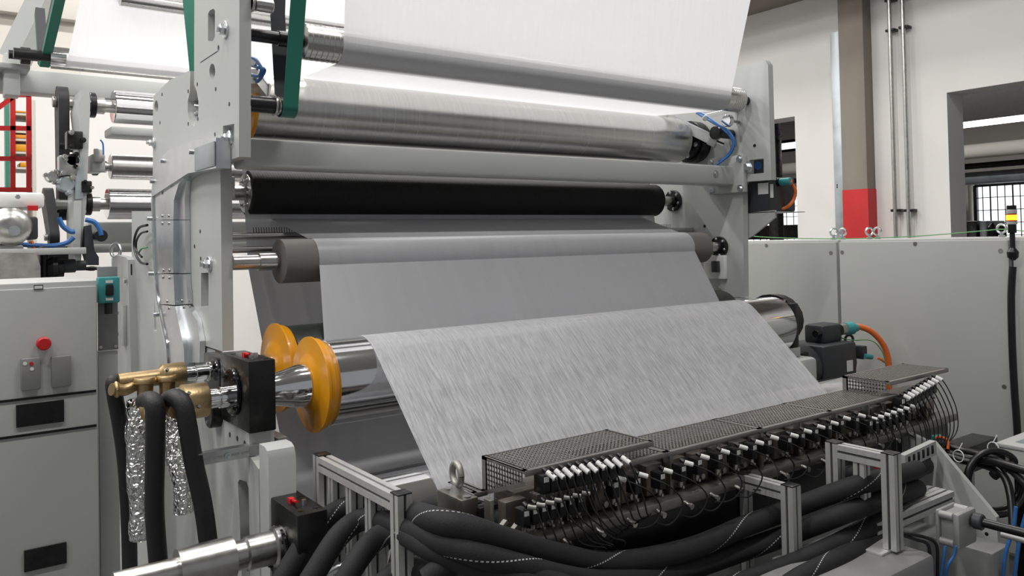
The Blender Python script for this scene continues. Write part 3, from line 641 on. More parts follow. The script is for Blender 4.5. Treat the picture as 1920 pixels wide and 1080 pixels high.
# pneumatic cylinders (one by each side plate) and their tubes
def air_cylinder(lab, a, b, r, knobs):
    t = thing('air_cylinder', lab, 'cylinder', (Vector(a)+Vector(b))/2, 'pneumatic cylinders')
    d = (b-a).normalized(); sd = d.cross(Vector((0, 0, 1))).normalized()
    G().beam(a, b, r*2.1, r*2.1).obj('barrel', 'alu', t)
    for k in (-1, 1): G().beam(a+sd*k*r*.9+Vector((0, 0, r*1.05)), b+sd*k*r*.9+Vector((0, 0, r*1.05)), r*.5, r*.35).obj('rail_edge', 'zinc', t)
    G().beam(b-d*.01, b+d*.03, r*2.5, r*2.5).obj('end_cap', 'steel', t); G().beam(a-d*.03, a, r*2.5, r*2.5).obj('end_cap', 'steel', t)
    G().cyl(b+d*.03, b+d*.07, r*.5, seg=12).obj('rod', 'chrome', t)
    for q in knobs: G().cyl(q, q+Vector((-.012, -.012, .0)), .014, seg=14, ch=.002).obj('fitting', 'zinc', t)
    return t
ax_, bx2 = P('X', 3.30, 1252, 222), P('X', 3.42, 1335, 262)
air_cylinder('aluminium air cylinder at right above the end of the brushed roller', ax_, bx2, .026, [P('X', 3.36, 1322, 222), P('X', 3.42, 1336, 245)])
q = P('X', XR, 1372, 252); t = thing('pivot_pin', 'thick black pivot pin in the right plate beside blue tubes', 'pin', q)
G().cyl(q, q+Vector((-.12, 0, 0)), .026, seg=20, ch=.004).obj('pin', 'black', t); G().cyl(q+Vector((-.12, 0, 0)), q+Vector((-.14, 0, 0)), .034).obj('collar', 'oxide', t)
q = P('X', 3.40, 1361, 226); t = thing('round_mirror', 'round polished knob standing above the pivot pin at right', 'knob', q)
G().cyl(q, q+Vector((.03, 0, 0)), .032, seg=28, ch=.004).obj('disc', 'chrome', t); G().cyl(q+Vector((.03, 0, 0)), q+Vector((.1, 0, 0)), .008).obj('stem', 'steel', t)
for i, (pp, xx) in enumerate(((((1298, 206), (1320, 215), (1345, 232), (1368, 248), (1377, 268), (1368, 290), (1344, 309)), 3.36), (((1306, 212), (1330, 226), (1352, 240), (1371, 258), (1374, 275), (1360, 295), (1348, 303)), 3.39))):
    G().tube([P('X', xx, *w) for w in pp], .006, 8).obj('air_tube', 'blue', None, ('outer blue air tube curving down to the right end of the crossbeam', 'inner blue air tube curving down to the right end of the crossbeam')[i], 'tube', 'blue air tubes at the right plate')
g = G().tube([P('X', XR-.02, *w) for w in ((1322, 215), (1360, 206), (1381, 203), (1383, 208), (1382, 235))], .002, 6)
t = thing('thin_wire', 'thin steel wire hooked on a knob under the topmost roller end', 'wire', P('X', XR-.02, 1382, 235)); g.obj('wire', 'steel', t); q = P('X', XR, 1381, 205); G().cyl(q, q+Vector((-.03, 0, 0)), .014, seg=14).obj('hook_knob', 'oxide', t)
# left one, between green belt and plate
air_cylinder('air cylinder at left behind the dark belt, beside the side plate', P('X', .96, 474, 150), P('X', 1.02, 492, 172), .022, [P('X', .95, 478, 118)])
for i, pp in enumerate((((470, 108), (480, 112), (490, 128), (486, 142), (470, 140)), ((470, 122), (482, 126), (496, 131), (486, 150), (472, 158)))):
    G().tube([P('X', .94+.02*i, *w) for w in pp], .006, 8).obj('air_tube', 'blue', None, ('upper blue air tube behind the left side plate edge', 'lower blue air tube behind the left side plate edge')[i], 'tube', 'blue air tubes at the left plate')
# black shafts and pulleys of the threading belts
def shaft(lab, x0, p, x1, r, cap=True):
    t = thing('belt_shaft', lab, 'shaft', (x0, p.y, p.z-r), 'black belt shafts')
    G().cyl((x0, p.y, p.z), (x1, p.y, p.z), r, seg=24).obj('shaft', 'black', t)
    if cap:
        G().cyl((x1-.012, p.y, p.z), (x1-.004, p.y, p.z), r*1.3, seg=24, ch=.002).obj('collar', 'steel', t)
        G().cyl((x1, p.y, p.z), (x1+.06, p.y, p.z), r*1.1, seg=28, ch=.003).obj('pulley', 'brushed', t)
    return t
pq = P('X', 1.0, 527, 199); shaft('lower black shaft from left plate to the green belt', XLi, pq, .985, .028)
pu = P('X', .95, 505, 12); shaft('upper black shaft at left plate with a bright pulley', XLi, pu, .90, .022)
def belt(name, lab, path, x, w, th, outer, inner, closed=False):
    t = thing(name, lab, 'belt', path[0], 'threading belts'); vs = []; fs = []
    n = len(path)
    def strip(off, m, nm, lb=None):
        V = []; F = []
        for i, p in enumerate(path):
            d = (path[min(i+1, n-1)]-path[max(i-1, 0)]); d.x = 0; d.normalize(); nn = Vector((0, d.z, -d.y))
            V += [Vector((x+dx, p.y, p.z))+nn*o for dx, o in ((-w/2, off), (w/2, off), (w/2, off+th), (-w/2, off+th))]
        for i in range(n-1):
            for k in range(4): F.append((i*4+k, i*4+(k+1) % 4, i*4+4+(k+1) % 4, i*4+4+k))
        F += [(0, 1, 2, 3), tuple(4*(n-1)+k for k in (3, 2, 1, 0))]
        G().add(V, F).obj(nm, m, t, lb)
    strip(0, outer, 'outer_face', 'green outer face'); strip(-th if True else th, inner, 'inner_face', 'dark inner face')
top = P('X', 1.02, 564, -60); low = Vector((0, pq.y, pq.z)); bk = P('X', .985, 502, 22)
path = [Vector((1, top.y, top.z)), Vector((1, low.y-.036, low.z+.004))]
for k in range(0, 9):
    a = math.radians(185+k*20); path.append(Vector((1, low.y+.036*math.cos(a), low.z+.036*math.sin(a))))
path += [Vector((1, bk.y, bk.z)), Vector((1, bk.y-.06, bk.z+.45))]
belt('threading_belt', 'green threading belt hanging in front of the topmost roller end', path, 1.02, .052, .0022, 'green', 'belt')
# the belt behind the left plate and the far ones
a, b = P('X', .93, 352, -20), P('X', .93, 367, 128)
belt('threading_belt', 'green threading belt passing behind the left side plate', [Vector((.93, a.y, a.z)), Vector((.93, b.y, b.z)), Vector((.93, b.y+.01, b.z-.3))], .93, .05, .002, 'green', 'belt')
YQ = 4.9
a, b = P('Y', YQ, 108, -15), P('Y', YQ+.05, 84, 118)
XQ = a.x
aa, bb = P('X', .62, 112, -12), P('X', .62, 83, 116)
belt('threading_belt', 'far green and black belt at upper left running to the slim chrome roller', [aa, aa.lerp(bb, .5), bb, bb+Vector((0, .06, .02)), bb+Vector((0, .2, .35))], .62, .05, .035, 'green', 'belt')
# ================================================================== BLACK BEARING BLOCKS
def block(lab, x0, x1, y0, y1, z0, z1, boss=None, group='black bearing blocks', tab=True):
    t = thing('bearing_block', lab, 'bearing block', ((x0+x1)/2, (y0+y1)/2, z0), group)
    G().box(x0, x1, y0, y1, z0, z1, .004).obj('block', 'oxide', t)
    c = ((y0+y1)/2, (z0+z1)/2)
    G().cyl((x0-.012, *c), (x0, *c), .07, seg=36, ch=.003).obj('cover_ring', 'black_gloss', t)
    for k in range(4): a = PI/4+k*PI/2; bolt(t, (x0-.012, c[0]+.058*math.cos(a), c[1]+.058*math.sin(a)), (-1, 0, 0), .005, 'bolt', 'oxide', .005)
    if tab:
        G().box(x0+.02, x0+.034, y0+.10, y0+.12, z1, z1+.012).cyl((x0+.027, y0+.11, z1+.006), (x0+.027, y0+.07, z1+.012), .004, seg=8).obj('red_tab', 'red', t, label='small red tab')
        G().cyl((x0+.045, y0+.07, z1), (x0+.045, y0+.07, z1+.014), .006, seg=10).obj('grease_nipple', 'zinc', t)
        for dx, dy in ((.02, .03), (.06, .03), (.02, .2), (.06, .2)): G().cyl((x0+dx, y0+dy, z1-.001), (x0+dx, y0+dy, z1+.0015), .007, seg=12).obj('bolt_hole', 'black_gloss', t)
    return t
block('front upper black bearing block at left holding the chrome roller', .755, .833, 2.29, 2.555, 1.168, 1.372)
block('rear upper black bearing block at left holding the dark roller', .795, .834, 2.58, 2.88, 1.18, 1.335, tab=False)
block('lower black bearing block at left with red tab, behind the aluminium frame', .755, .835, 1.94, 2.175, .78, 1.03)
c = P('X', 3.37, 1480, 568); yb = c.y
t = block('black bearing block at the right end of the chrome roller', 3.385, 3.44, yb, yb+.27, P('X', 3.385, 1480, 652).z, c.z-.005)
q = Vector((3.45, yb+.12, CZ+.01))
G().prism([Vector((0, yb+.16+.15*math.cos(a*PI/10), CZ+.015+.125*math.sin(a*PI/10))) for a in range(20)], 'X', 3.442, 3.50).obj('belt_guard', 'black', None, 'black rounded belt guard between right bearing block and motor', 'guard')
RS = thing('right_stand', 'light grey stand carrying the right bearing block, rounded corner', 'machine frame', (3.42, yb+.2, 0))
zb0 = P('X', 3.385, 1480, 652).z
G().box(3.37, 3.45, yb+.0, yb+.5, zb0-.045, zb0-.001, .003).obj('riser', 'paint', RS)
G().box(3.36, 3.50, yb-.06, yb+.9, 0, zb0-.048, .02).obj('stand_body', 'paint', RS)
# main motor at right
mx0 = P('Y', yb+.02, 1545, 660); mx1 = P('Y', yb+.02, 1608, 700); mt_ = P('Y', yb+.02, 1575, 645).z; mb = P('Y', yb+.02, 1575, 727).z
t = thing('servo_motor', 'big dark grey motor beside the right stand with a thick orange cable', 'motor', ((mx0.x+mx1.x)/2, yb+.12, mb), 'motors')
G().box(mx0.x, mx1.x, yb+.02, yb+.26, mb, mt_, .015).obj('housing', 'motor', t)
G().cyl((mx0.x-.10, yb+.14, (mb+mt_)/2), (mx0.x, yb+.14, (mb+mt_)/2), .115, seg=40, ch=.01).obj('gear_flange', 'motor', t)
G().box(3.51, mx0.x-.08, yb+.05, yb+.24, mb+.02, mt_-.02, .01).obj('gearbox', 'oxide', t)
G().cyl((mx1.x, yb+.14, (mb+mt_)/2), (mx1.x+.03, yb+.14, (mb+mt_)/2), .105, seg=36, ch=.008).obj('end_bell', 'motor', t)
a = P('Y', yb+.1, 1538, 610); b = P('Y', yb+.1, 1574, 640)
G().box(a.x, b.x, yb+.08, yb+.2, mt_-.005, a.z, .018).obj('terminal_box', 'motor', t)
q = P('Y', yb+.1, 1530, 626); G().cyl(q, q+Vector((.04, 0, 0)), .012, seg=14).cyl(q-Vector((.006, 0, 0)), q+Vector((.005, 0, 0)), .018, seg=14).obj('cap_screw', 'oxide', t)
q = P('Y', yb+.1, 1575, 618); G().cyl(q, q+Vector((.035, -.01, .003)), .03, seg=20).obj('socket', 'steel', t); G().lathe(q+Vector((.03, -.01, .003)), (1, -.25, 0), [(0, .032), (.015, .034), (.05, .034), (.06, .024), (.085, .02)], 24).obj('plug', 'teal', t, label='teal cable plug')
q = P('Y', yb+.1, 1592, 636); G().torus(q, (.6, 1, 0), .022, .007).cyl(q-Vector((0, 0, .02)), q-Vector((0, 0, .045)), .012, seg=12).obj('lifting_eye', 'motor', t)
q = P('Y', yb+.015, 1594, 686); G().box(q.x-.024, q.x+.024, q.y-.002, q.y+.004, q.z-.028, q.z+.028).obj('rating_plate', 'white_plastic', t, label='white rating plate')
q = P('Y', yb+.06, 1613, 662); G().box(q.x-.02, q.x+.02, q.y-.03, q.y+.05, q.z-.03, q.z+.04, .006).obj('sensor_box', 'motor', t)
q = P('Y', yb+.03, 1620, 668); G().cyl(q, q+Vector((.055, -.01, -.008)), .014, seg=16).obj('plug', 'teal', t, label='small teal cable plug')
q = P('Y', yb+.0, 1568, 717); G().sphere(q, .01, sc=(1, .6, 1.3)).obj('red_mark', 'red', t, label='small red cap')
G().box(mx0.x-.03, mx1.x+.03, yb+.0, yb+.3, 0, mb-.002, .01).obj('pedestal', 'paint_dark_and_shade', None, 'dark grey pedestal under the big motor at right', 'pedestal')
mdep = (P('Y', yb+.1, 1590, 614)-EYE).dot(_f)
cb = lambda pts, y=0: [D(*w, mdep-y) for w in pts]
G().tube(cb(((1594, 613), (1612, 613), (1634, 622), (1654, 643), (1664, 668), (1667, 700), (1666, 760))), .0155, 12).obj('power_cable', 'orange', None, 'thick orange power cable arching right of the big motor', 'cable')
G().tube(cb(((1645, 671), (1656, 677), (1663, 690), (1664, 760)), .02), .006, 8).obj('signal_cable', 'orange', None, 'thin orange cable from the lower plug of the big motor', 'cable')
G().tube(cb(((1577, 634), (1600, 638), (1630, 638), (1648, 650), (1660, 680), (1662, 760)), .04), .003, 6).obj('earth_wire', 'wire_green', None, 'thin green wire arching beside the thick orange cable', 'wire')
# ================================================================== ROTARY JOINTS, HOSES AND FOIL WRAPPED PIPES, LEFT
def rotary(lab, y, z, xj0, xj1, xb0, xb1, r, group='brass rotary joints'):
    t = thing('rotary_joint', lab, 'rotary joint', (xb0, y, z-r), group)
    G().lathe((xj0, y, z), (1, 0, 0), [(0, r*.56), ((xj1-xj0)*.36, r*.56), ((xj1-xj0)*.38, r*.48), ((xj1-xj0)*.42, r*.48), ((xj1-xj0)*.44, r*.62), ((xj1-xj0)*.9, r*.62), ((xj1-xj0)*.92, r*.8), (xj1-xj0, r*.8)], 36).obj('journal', 'chrome', t)
    G().lathe((xb0, y, z), (1, 0, 0), [(-.075, r*.25), (-.07, r*.42), (-.03, r*.6), (0, r*.66), (.012, r), (xb1-xb0-.004, r), (xb1-xb0, r*.94)], 40).obj('body', 'brass', t)
    for dy, dz, dx in ((-r*.80, .6*r, .02), (-r*.98, -.2*r, .045)):
        G().cyl((xb0+dx, y+dy, z+dz), (xb0+dx+.0001, y+dy-.004, z+dz+.003), .006, seg=4).obj('square_plug', 'black', t)
    return t
t = rotary('front brass rotary joint with two thick black hoses', CY_, CZ-.004, .675, .757, .595, .676, .050)
for xo, zo in ((.575, -.004), (.515, -.010)):
    G().cyl((xo, CY_-.01, CZ+zo), (xo-.002, CY_-.075, CZ+zo-.008), .025, .021, seg=24).torus((xo, CY_-.045, CZ+zo-.003), (0, 1, 0), .023, .005, 20, 6).obj('hose_port', 'brass', t)
    if xo < .55: G().cyl((xo-.01, CY_, CZ+zo), (xo+.08, CY_, CZ+zo), .022, seg=20).obj('manifold', 'brass', t)
t = rotary('rear brass rotary joint with foil wrapped pipe and side elbow', RY, RZ+.012, .695, .775, .615, .695, .040)
for xo in (.57, .635):
    G().lathe((xo, RY-.03, RZ+.02), (0, 0, -1), [(0, .03), (.006, .034), (.016, .034), (.02, .024), (.085, .022)], 24).obj('hose_port', 'brass', t)
G().cyl((.50, RY, RZ+.01), (.62, RY, RZ+.012), .026, seg=24).obj('manifold', 'brass', t)
G().tube([(.55, RY-.01, RZ), (.515, RY-.02, RZ-.012), (.49, RY-.025, RZ-.008), (.475, RY-.03, RZ-.005)], .019, 14).torus((.49, RY-.025, RZ-.008), (1, 0, 0), .02, .006, 20, 6).obj('elbow', 'brass', t, label='brass side elbow')
def dd(*pts): return [D(x, y, d) for x, y, d in pts]
def hose(lab, pts, r, m='rubber', name='hose', cat='hose', group=None, seg=16, n=8):
    return G().tube(pts, r, seg, n).obj(name, m, None, lab, cat, group, sharp=60)
dj = 2.28
hose('right thick black hose bending down from the front brass joint', dd((316, 750, 2.27), (330, 746, 2.22), (344, 762, 2.20), (352, 800, 2.2), (364, 870, 2.22), (383, 960, 2.25), (400, 1100, 2.28)), .0255, group='black hoses of the brass joints')
hose('left thick black hose bending down from the front brass joint', dd((272, 752, 2.26), (285, 752, 2.20), (291, 772, 2.18), (291, 850, 2.2), (290, 960, 2.24), (300, 1090, 2.28)), .0255, group='black hoses of the brass joints')
hose('black hose hanging from the side elbow of the rear brass joint', dd((222, 714, 2.52), (213, 718, 2.50), (216, 745, 2.50), (226, 800, 2.52), (236, 880, 2.55), (242, 1000, 2.6), (244, 1100, 2.6)), .0235, group='black hoses of the brass joints')
hose('left foil wrapped pipe going down beside the black hoses', dd((258, 752, 2.52), (258, 780, 2.5), (256, 840, 2.5), (262, 960, 2.5), (262, 1010, 2.5)), [.032, .034, .031, .034, .030, .033, .029, .033, .030], 'foil', 'foil_pipe', 'pipe', 'foil wrapped pipes')
hose('right foil wrapped pipe between the two thick black hoses', dd((318, 742, 2.62), (322, 780, 2.6), (328, 850, 2.58), (340, 900, 2.55), (345, 960, 2.55)), [.026, .027, .030, .027, .031, .03, .028, .031], 'foil', 'foil_pipe', 'pipe', 'foil wrapped pipes')
# lower rotary joint, steel
t = thing('rotary_joint', 'lower steel rotary joint at left under the black hoses', 'rotary joint', (.5, LY, LZ-.06))
G().lathe((.50, LY, LZ), (1, 0, 0), [(0, .05), (.13, .052), (.135, .036), (.16, .036), (.165, .042), (.23, .042), (.235, .05), (.256, .05)], 36).obj('body', 'steel', t)
G().cyl((.36, LY, LZ), (.5, LY, LZ), .032, seg=24).obj('manifold', 'steel', t); G().cyl((.42, LY, LZ), (.42, LY, LZ-.2), .028, seg=20).obj('hose_port', 'steel', t)
# ================================================================== LEFT BACKGROUND STATION
RC = thing('operator_cabinet', 'light grey low cabinet with controls at the left frame edge', 'cabinet', (.2, 3.5, 0))
f0 = P('Y', 3.2, 0, 533); f1 = P('Y', 3.2, 182, 525)
G().box(f0.x-.6, f1.x, 3.2, 3.75, .08, f1.z, .006).obj('body', 'paint_cab', RC)
G().box(f0.x-.6, f1.x-.006, 3.185, 3.2, .12, f1.z-.02, .003).obj('door', 'paint_cab', RC)
q = P('Y', 3.184, 72, 538); G().box(q.x-.014, q.x+.014, q.y-.003, q.y, q.z-.009, q.z+.007).obj('name_plate', 'oxide', RC); G().box(q.x-.012, q.x+.012, q.y-.004, q.y-.003, q.z-.006, q.z+.004).obj('name_plate_face', 'white_plastic', RC)
q = P('Y', 3.15, 83, 645); G().cyl(q, q+Vector((0, .03, 0)), .022, seg=24, ch=.004).obj('stop_button', 'red', RC, label='round red stop button')
for (x0, y0, x1, y1) in ((38, 672, 75, 728), (95, 668, 132, 722)):
    a = P('Y', 3.185, x0, y0); b = P('Y', 3.185, x1, y1)
    G().box(a.x, b.x, 3.16, 3.186, b.z, a.z, .004).obj('control_box', 'paint_dark_and_shade', RC)
for x, y, m in ((47, 682, 'white_plastic'), (59, 682, 'red'), (60, 692, 'white_plastic')):
    q = P('Y', 3.158, x, y); G().cyl(q, q+Vector((0, .005, 0)), .006, seg=12).obj('push_button', m, RC)
for yy in (743, 810): a = P('Y', 3.182, 90, yy); G().box(f0.x-.5, f1.x-.01, 3.18, 3.185, a.z-.004, a.z+.004).obj('drawer_seam', 'oxide', RC)
for i, (x0, y0, x1, y1) in enumerate(((45, 1033, 125, 1055), (30, 760, 120, 790))):
    a = P('Y', 3.18, x0, y0); b = P('Y', 3.18, x1, y1); G().box(a.x, b.x, 3.176, 3.185, b.z, a.z).obj('vent_slot', 'oxide', RC)
# frame plates between cabinet and left side plate
MF = thing('rear_frame_plate', 'light grey upright plate left of the cable duct', 'machine frame', (.8, 3.9, 0))
MF_pl = px('X', .86, (247, 396), (288, 396), (290, 700), (300, 1100), (232, 1100), (240, 760), (247, 600))
G().prism(MF_pl, 'X', .86, .90).obj('plate', 'paint', MF)
pts2 = [P('X', .84, *w) for w in ((213, 485), (222, 478), (240, 482), (244, 487), (250, 700), (215, 700))]
G().prism(pts2, 'X', .83, .86).obj('guard_plate', 'paint', MF)
q = P('X', .825, 236, 526); G().cyl(q, q+Vector((-.01, 0, 0)), .014, seg=16).obj('screw', 'steel', MF)
a = P('X', .826, 243, 495); b = P('X', .826, 246, 516); G().box(.824, .83, b.y-.005, b.y+.005, b.z, a.z).obj('slot', 'black', MF)
for i, yy in enumerate((585, 625)): q = P('X', .82, 222, yy); G().cyl(q, q+Vector((-.02, 0, 0)), .012, seg=12).obj('screw', 'zinc', MF)
q = P('X', .82, 231, 610); G().box(.815, .83, q.y-.03, q.y+.03, q.z-.10, q.z+.10, .003).obj('hinge_plate', 'paint', MF)
q = P('X', .845, 217, 470); t = thing('eye_bolt', 'bright lifting eye on the light plate above the teal switch', 'eye bolt', q); G().torus(q, (1, .5, 0), .036, .009, 24, 8).obj('ring', 'zinc', t); G().cyl(q-Vector((0, 0, .035)), q-Vector((0, 0, .06)), .016).obj('collar', 'zinc', t)
for i, pp in enumerate((((276, 422), (260, 428), (252, 450), (254, 475), (264, 492), (276, 495)), ((276, 434), (264, 438), (256, 452), (256, 470), (266, 482)), ((276, 464), (266, 466), (260, 474)))):
    G().tube([P('X', .82, *w) for w in pp], .006-.001*i, 8).obj('cable', ('black', 'black', 'wire_green')[i], None, ('outermost black cable looping left of the cable duct', 'inner black cable looping left of the cable duct', 'short green cable inside the loop left of the cable duct')[i], 'cable')
t = thing('bracket_plate', 'dark grey narrow plate carrying the teal switch box', 'bracket', P('Y', 3.3, 205, 650))
a = P('Y', 3.3, 183, 540); b = P('Y', 3.3, 222, 655); G().box(a.x, b.x, 3.3, 3.31, b.z, P('Y', 3.3, 200, 500).z, .002).obj('plate', 'paint_dark_and_shade', t)
G().box(a.x+.002, b.x+.0, 3.31, 3.36, 0, b.z-.002, .002).obj('post', 'paint', t)
for x, y in ((189, 651), (217, 649)): q = P('Y', 3.298, x, y); G().cyl(q, q+Vector((0, -.003, 0)), .006, seg=8).obj('screw', 'zinc', t)
q = P('Y', 3.26, 204, 545)
t = thing('isolator_switch', 'small teal switch box with black rotary handle and white labels', 'switch', q)
G().box(q.x-.036, q.x+.036, 3.25, 3.298, q.z-.045, q.z+.05, .006).obj('housing', 'teal', t)
G().box(q.x-.013, q.x+.013, 3.238, 3.25, q.z-.018, q.z+.022, .004).obj('rotary_handle', 'black', t)
for dz in (.033, -.03): G().box(q.x-.012, q.x+.012, 3.246, 3.25, q.z+dz-.005, q.z+dz+.005).obj('label_plate', 'white_plastic', t)
G().cyl((q.x, 3.27, q.z-.045), (q.x, 3.27, q.z-.085), .014, seg=14).obj('cable_gland', 'black', t)
# rear side frame with belts
YR = 4.6
def yp(x, y, Y=YR): return P('Y', Y, x, y)
RSF = thing('rear_side_frame', 'narrow light grey upright at far left holding the rear chrome rollers', 'machine frame', (yp(155, 500).x, YR, 1.5))
G().prism([yp(*w) for w in ((160, 165), (168, 168), (169, 200), (164, 330), (162, 380), (155, 440), (152, 490), (158, 500), (152, 505), (140, 495), (138, 400), (142, 345), (150, 345), (150, 235), (146, 200), (152, 180), (152, 168))], 'Y', YR, YR+.25).obj('upright', 'paint', RSF)
G().prism([yp(*w, YR-.01) for w in ((141, 296), (157, 295), (156, 372), (141, 374))], 'Y', YR-.012, YR+.2).obj('cover', 'galv', RSF)
G().prism([yp(*w, YR-.02) for w in ((138, 376), (152, 376), (150, 470), (136, 470))], 'Y', YR-.03, YR+.1).obj('lower_cover', 'paint', RSF)
G().prism([yp(*w, YR) for w in ((158, 424), (168, 422), (174, 470), (182, 482), (182, 497), (163, 497), (155, 470))], 'Y', YR-.05, YR+.05).obj('dark_lever', 'motor', RSF)
# rear rollers
for i, (xa, ya, yb_, m, lab) in enumerate(((211, 169, 231, 'chrome', 'uppermost rear chrome roller left of the side plate'), (206, 289, 336, 'brushed', 'middle rear roller left of the side plate, brushed'), (200, 353, 411, 'chrome', 'lowest rear chrome roller left of the side plate'))):
    Yr = YR+.3; a = P('Y', Yr, xa, ya); b = P('Y', Yr, xa, yb_); r = (a.z-b.z)/2; z = (a.z+b.z)/2
    t = thing('roller', lab, 'roller', (2, Yr, z-r), 'machine rollers')
    G().cyl((a.x, Yr, z), (3.4, Yr, z), r, seg=48, ch=.004).obj('shell', m, t)
    j = P('Y', Yr, (128, 168, 130)[i], (195, 310, 384)[i]).x
    G().lathe((j, Yr, z), (1, 0, 0), [(0, r*.42), ((a.x-j)*.55, r*.42), ((a.x-j)*.56, r*.5), ((a.x-j)*.8, r*.5), ((a.x-j)*.81, r*.38), (a.x-j, r*.38)], 24).obj('journal', 'steel', t)
    q = P('Y', Yr, (173, 178, 165)[i], (198, 312, 384)[i]); G().cyl((q.x-.015, Yr, z), (q.x+.015, Yr, z), r*.75, seg=28, ch=.004).obj('bearing', 'oxide', t)
a = P('Y', YR+.2, 205, 238); b = P('Y', YR+.2, 285, 262); G().box(a.x, 3.4, YR+.15, YR+.35, b.z+.01, a.z, .01).obj('box_beam', 'paint', None, 'grey box beam under the uppermost rear chrome roller', 'beam')
a = P('Y', YR+.1, 172, 288); b = P('Y', YR+.1, 206, 322); t = thing('end_bracket', 'light grey clamp block at the end of the middle rear roller', 'bracket', ((a.x+b.x)/2, YR+.1, b.z)); G().box(a.x, b.x-.02, YR+.1, YR+.28, b.z, a.z, .01).obj('block', 'paint', t)
q = P('Y', YR+.08, 184, 293); G().box(q.x-.02, q.x+.025, YR+.06, YR+.1, q.z-.03, q.z+.04, .005).obj('valve', 'steel', t)
a = P('Y', YR+.6, 165, 416); G().box(a.x, 3.4, YR+.6, YR+.9, P('Y', YR+.6, 200, 460).z, a.z, .012).obj('box_beam', 'paint', None, 'broad light grey box beam under the lowest rear chrome roller', 'beam')
a = P('Y', YR+.5, 175, 466); G().cyl((a.x-.1, YR+.5, a.z), (3.52, YR+.5, a.z), .025, seg=16).obj('tie_rod', 'paint', None, 'light round tie rod low behind the lifting eye at left', 'rod')
a = P('Y', 5.9, 5, 128); b = P('Y', 5.9, 5, 172)
G().box(a.x-1, 5.0, 5.85, 6.0, b.z, a.z, .01).obj('overhead_beam', 'paint', None, 'long light grey overhead beam at upper left under the far web', 'beam')
# far posts and diagonal strut at upper left
t = thing('strut_post', 'grey upright post at the upper left edge under the diagonal strut', 'post', (P('Y', 5.7, 22, 150).x, 5.7, 0))
a = P('Y', 5.7, 8, 125); b = P('Y', 5.7, 38, 175); G().box(a.x, b.x, 5.7, 5.84, P('Y', 5.7, 20, 178).z, P('Y', 5.7, 20, 100).z, .006).obj('post', 'paint', t)
G().box(a.x-.06, b.x+.05, 5.66, 5.86, P('Y', 5.7, 20, 130).z, P('Y', 5.7, 20, 120).z, .004).obj('head_plate', 'paint', t)
c0 = D(90, -15, 5.2); c1 = D(28, 112, 5.2)
G().beam(c0, c1, .16, .12).obj('diagonal_strut', 'paint', None, 'thick grey diagonal strut crossing the upper left corner', 'strut')
q = P('Y', 5.6, 60, 106); G().cyl(q-Vector((.12, 0, 0)), q+Vector((.1, 0, 0)), .026).cyl(q-Vector((.06, 0, 0)), q-Vector((.01, 0, 0)), .05, seg=18).obj('black_hub', 'black', None, 'black hub on the foot of the diagonal strut', 'hub')
# toothed belt drives at far left
def loop_drive(lab, p, q, r1, r2, w, m='rubber'):
    Y = p.y; t = thing('belt_drive', lab, 'belt drive', q, 'black belt drives')
    d = Vector((q.x-p.x, 0, q.z-p.z)); al = math.atan2(d.z, d.x); pts = []
    # the wheels turn in the machine direction: the band is seen nearly edge on
    dz = Vector((0, q.y-p.y, q.z-p.z)); A = math.atan2(dz.z, dz.y)
    out = [Vector((0, p.y+r1*math.cos(A+PI/2+k*PI/10), p.z+r1*math.sin(A+PI/2+k*PI/10))) for k in range(11)]+[Vector((0, q.y+r2*math.cos(A-PI/2+k*PI/10), q.z+r2*math.sin(A-PI/2+k*PI/10))) for k in range(11)]
    G().prism(out, 'X', p.x-w/2, p.x+w/2).obj('belt_cover', m, t)
    for c, r in ((p, r1), (q, r2)): G().cyl((p.x-w/2-.02, c.y, c.z), (p.x-w/2, c.y, c.z), r*.35, seg=20, ch=.003).obj('hub', 'steel', t)
    return t
loop_drive('tall black belt drive beside the rear upright at far left', P('Y', YR+.3, 116, 192), P('Y', YR+.3, 113, 392), .085, .06, .05)
loop_drive('short slanted black belt drive left of the tall one', P('Y', YR+.3, 90, 377), P('Y', YR+.1, 85, 445), .07, .05, .045)
for i, (x0, x1, y, r, m, lab) in enumerate(((125, 150, 193, .028, 'steel', 'upper steel shaft from the tall belt drive'), (110, 148, 274, .03, 'black', 'black spacer shaft halfway up the tall belt drive'), (95, 140, 383, .03, 'steel', 'lower steel shaft between the two belt drives'), (75, 150, 478, .045, 'black', 'thick black shaft low beside the slanted belt drive'))):
    a = P('Y', YR+.25, x0, y); b = P('Y', YR+.25, x1, y); G().cyl((a.x, a.y, a.z), (b.x, a.y, a.z), r, seg=20, ch=.003).obj('drive_shaft', m, None, lab, 'shaft', 'far left drive shafts')
# clutter of valves on the rear upright
for i, (x, y, r, m) in enumerate(((141, 262, .045, 'oxide'), (136, 300, .04, 'oxide'), (128, 310, .05, 'steel'), (98, 330, .035, 'steel'), (163, 350, .03, 'oxide'), (125, 345, .05, 'galv'))):
    q = P('Y', YR-.02, x, y); t = thing('valve_unit', ('black valve cluster near the top of the rear upright', 'black valve unit on the middle of the rear upright', 'round steel regulator left of the rear upright', 'small steel fitting left of the tall belt drive', 'small black flange under the middle rear roller', 'grey cylinder body behind the tall belt drive')[i], 'valve', q, 'pneumatic parts on the rear upright')
    (G().cyl(q, q+Vector((0, .08, 0)), r*.8, seg=20, ch=.006) if i % 2 else G().box(q.x-r*.8, q.x+r*.8, q.y, q.y+.08, q.z-r, q.z+r, .006)).obj('body', m, t)
    for k in range(3): a = k*2.1+i; c = q+Vector((r*.8*math.cos(a), -.01, r*.9*math.sin(a))); G().cyl(c, c+Vector((0, .05, 0)), r*.3, seg=10).hexa(c, (0, -1, 0), r*.22, .01).obj('fitting', 'steel' if k % 2 else m, t)
